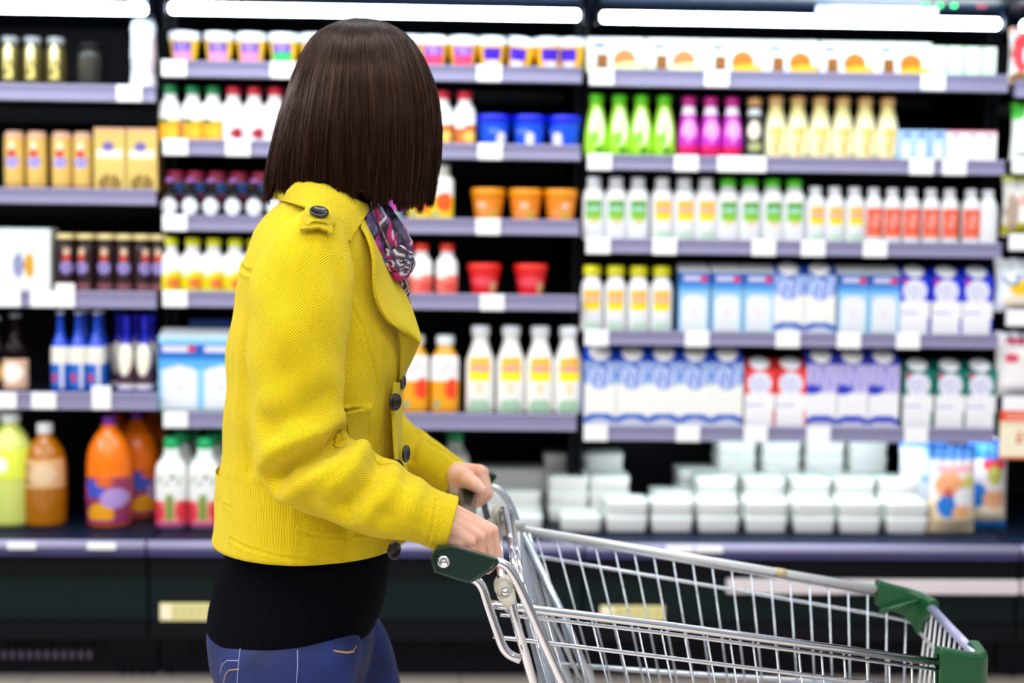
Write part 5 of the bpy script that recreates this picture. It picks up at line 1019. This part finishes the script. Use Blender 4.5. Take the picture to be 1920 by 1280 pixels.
def hair_mat(name, c0, c1, rough):
    mt = bpy.data.materials.new(name); mt.use_nodes = True; t = mt.node_tree; b = t.nodes['Principled BSDF']; a = t.nodes.new('ShaderNodeAttribute'); a.attribute_name = 'paint'; t.links.new(a.outputs['Color'], b.inputs['Base Color'])
    b.inputs['Roughness'].default_value = rough; b.inputs['Specular IOR Level'].default_value = .3; b.inputs['Specular Tint'].default_value = (.75, .5, .4, 1); return mt
m_hair = hair_mat('dark_brown_hair', 0, 0, .27)
hme = mesh('hair', V - PO, gridfaces(ns + 2, nth), m_hair); paint(hme, np.tile(np.array([.010, .004, .003]), (len(V), 1)))
hair = obj('hair', hme, pr_); hair['label'] = 'dark brown straight bob'
NS, NP = 15000, 18
rng = np.random.default_rng(3)
t0 = rng.uniform(0, 2 * PI, NS); t0 = t0[(np.sin(t0) < .75)]; NS = len(t0)
ph = rng.uniform(0, 2 * PI, NS); lift = rng.uniform(-.002, .0035, NS); shrt = np.abs(rng.normal(0, .004, NS)); clump = .0022 * np.sin(t0 * 13 + 2 * np.sin(t0 * 5)) + .0012 * np.sin(t0 * 37 + 3 * np.sin(t0 * 7)) + .0006 * np.sin(t0 * 91 + 4 * np.sin(t0 * 11))
zt_ = ztip(t0) + shrt - .004 + .006 * np.sin(t0 * 41) * (rng.random(NS) < .7) + .007 * np.sin(t0 * 17 + 1) ** 3
sp_ = np.concatenate([np.linspace(0, 1, NP)]) ** 1.7
Q = np.zeros((NS, NP, 3)); wamp = rng.uniform(.2, 1, NS)
for j in range(NP):
    s = sp_[j]; wob = .016 * np.sin(s * 4 + ph) * s * wamp + .03 * np.sin(t0 * 9 + s * 3) * s + .02 * np.sin(t0 * 21 + s * 5) * s
    Q[:, j] = hair_pt(t0 + wob, hz0 + (zt_ - hz0) * s, lift + clump * min(1, s * 3) + .002 * np.sin(ph * 3 + s * 6))
    Q[:, j, 1] -= .0
tn = np.gradient(Q, axis=1); tn /= np.linalg.norm(tn, axis=2)[..., None] + 1e-9
cen = Q.mean((0, 1)); out = Q - np.array([cen[0], YH, 0]); out[..., 2] = .02; out /= np.linalg.norm(out, axis=2)[..., None]
sd = np.cross(tn, out); sd /= np.linalg.norm(sd, axis=2)[..., None] + 1e-9
wd = rng.uniform(.00025, .0006, NS)[:, None, None] * np.interp(np.arange(NP), [0, 2, NP - 3, NP - 1], [.5, 1, 1, .35])[None, :, None]
VV = np.stack([Q + sd * wd, Q + out * wd * .8, Q - sd * wd], 2).reshape(-1, 3)
idx = np.arange(NS * NP * 3).reshape(NS, NP, 3); fl_ = []
for a_, c_ in ((0, 1), (1, 2)): fl_.append(np.stack([idx[:, :-1, a_], idx[:, :-1, c_], idx[:, 1:, c_], idx[:, 1:, a_]], -1).reshape(-1, 4))
sm = mesh('strands', VV - PO, np.concatenate(fl_), m_hair)
br_ = rng.random(NS) ** 3; colr = np.array([.008, .003, .0022])[None] + (br_ * (.35 + .65 * np.abs(np.cos(t0))))[:, None] * np.array([.075, .03, .015])[None]; paint(sm, np.repeat(colr, NP * 3, 0))
st_o = obj('strands', sm, hair)
# a few flyaway hairs
fb = MB()
for i in range(46):
    a_ = rng.uniform(0, 2 * PI); s0 = rng.uniform(0, .3); p0 = hair_pt(np.array([a_]), hz0 + (1.36 - hz0) * s0 ** 1.5, 0)[0]; p1 = hair_pt(np.array([a_ + rng.normal(0, .25)]), hz0 + (1.36 - hz0) * (s0 + .08), rng.uniform(.002, .010))[0]; p2 = hair_pt(np.array([a_ + rng.normal(0, .4)]), hz0 + (1.36 - hz0) * (s0 + .22), rng.uniform(0, .006))[0]
    if s0 < .1: p1[2] += rng.uniform(0, .008)
    fb.tube([p - PO for p in cat([p0, p1, p2], 8)], .00018, 3)
fm_ = fb.mesh('flyaway_hair', m_hair); paint(fm_, np.tile(np.array([.05, .025, .015]), (len(fb.v), 1))); obj('flyaway_hair', fm_, hair)
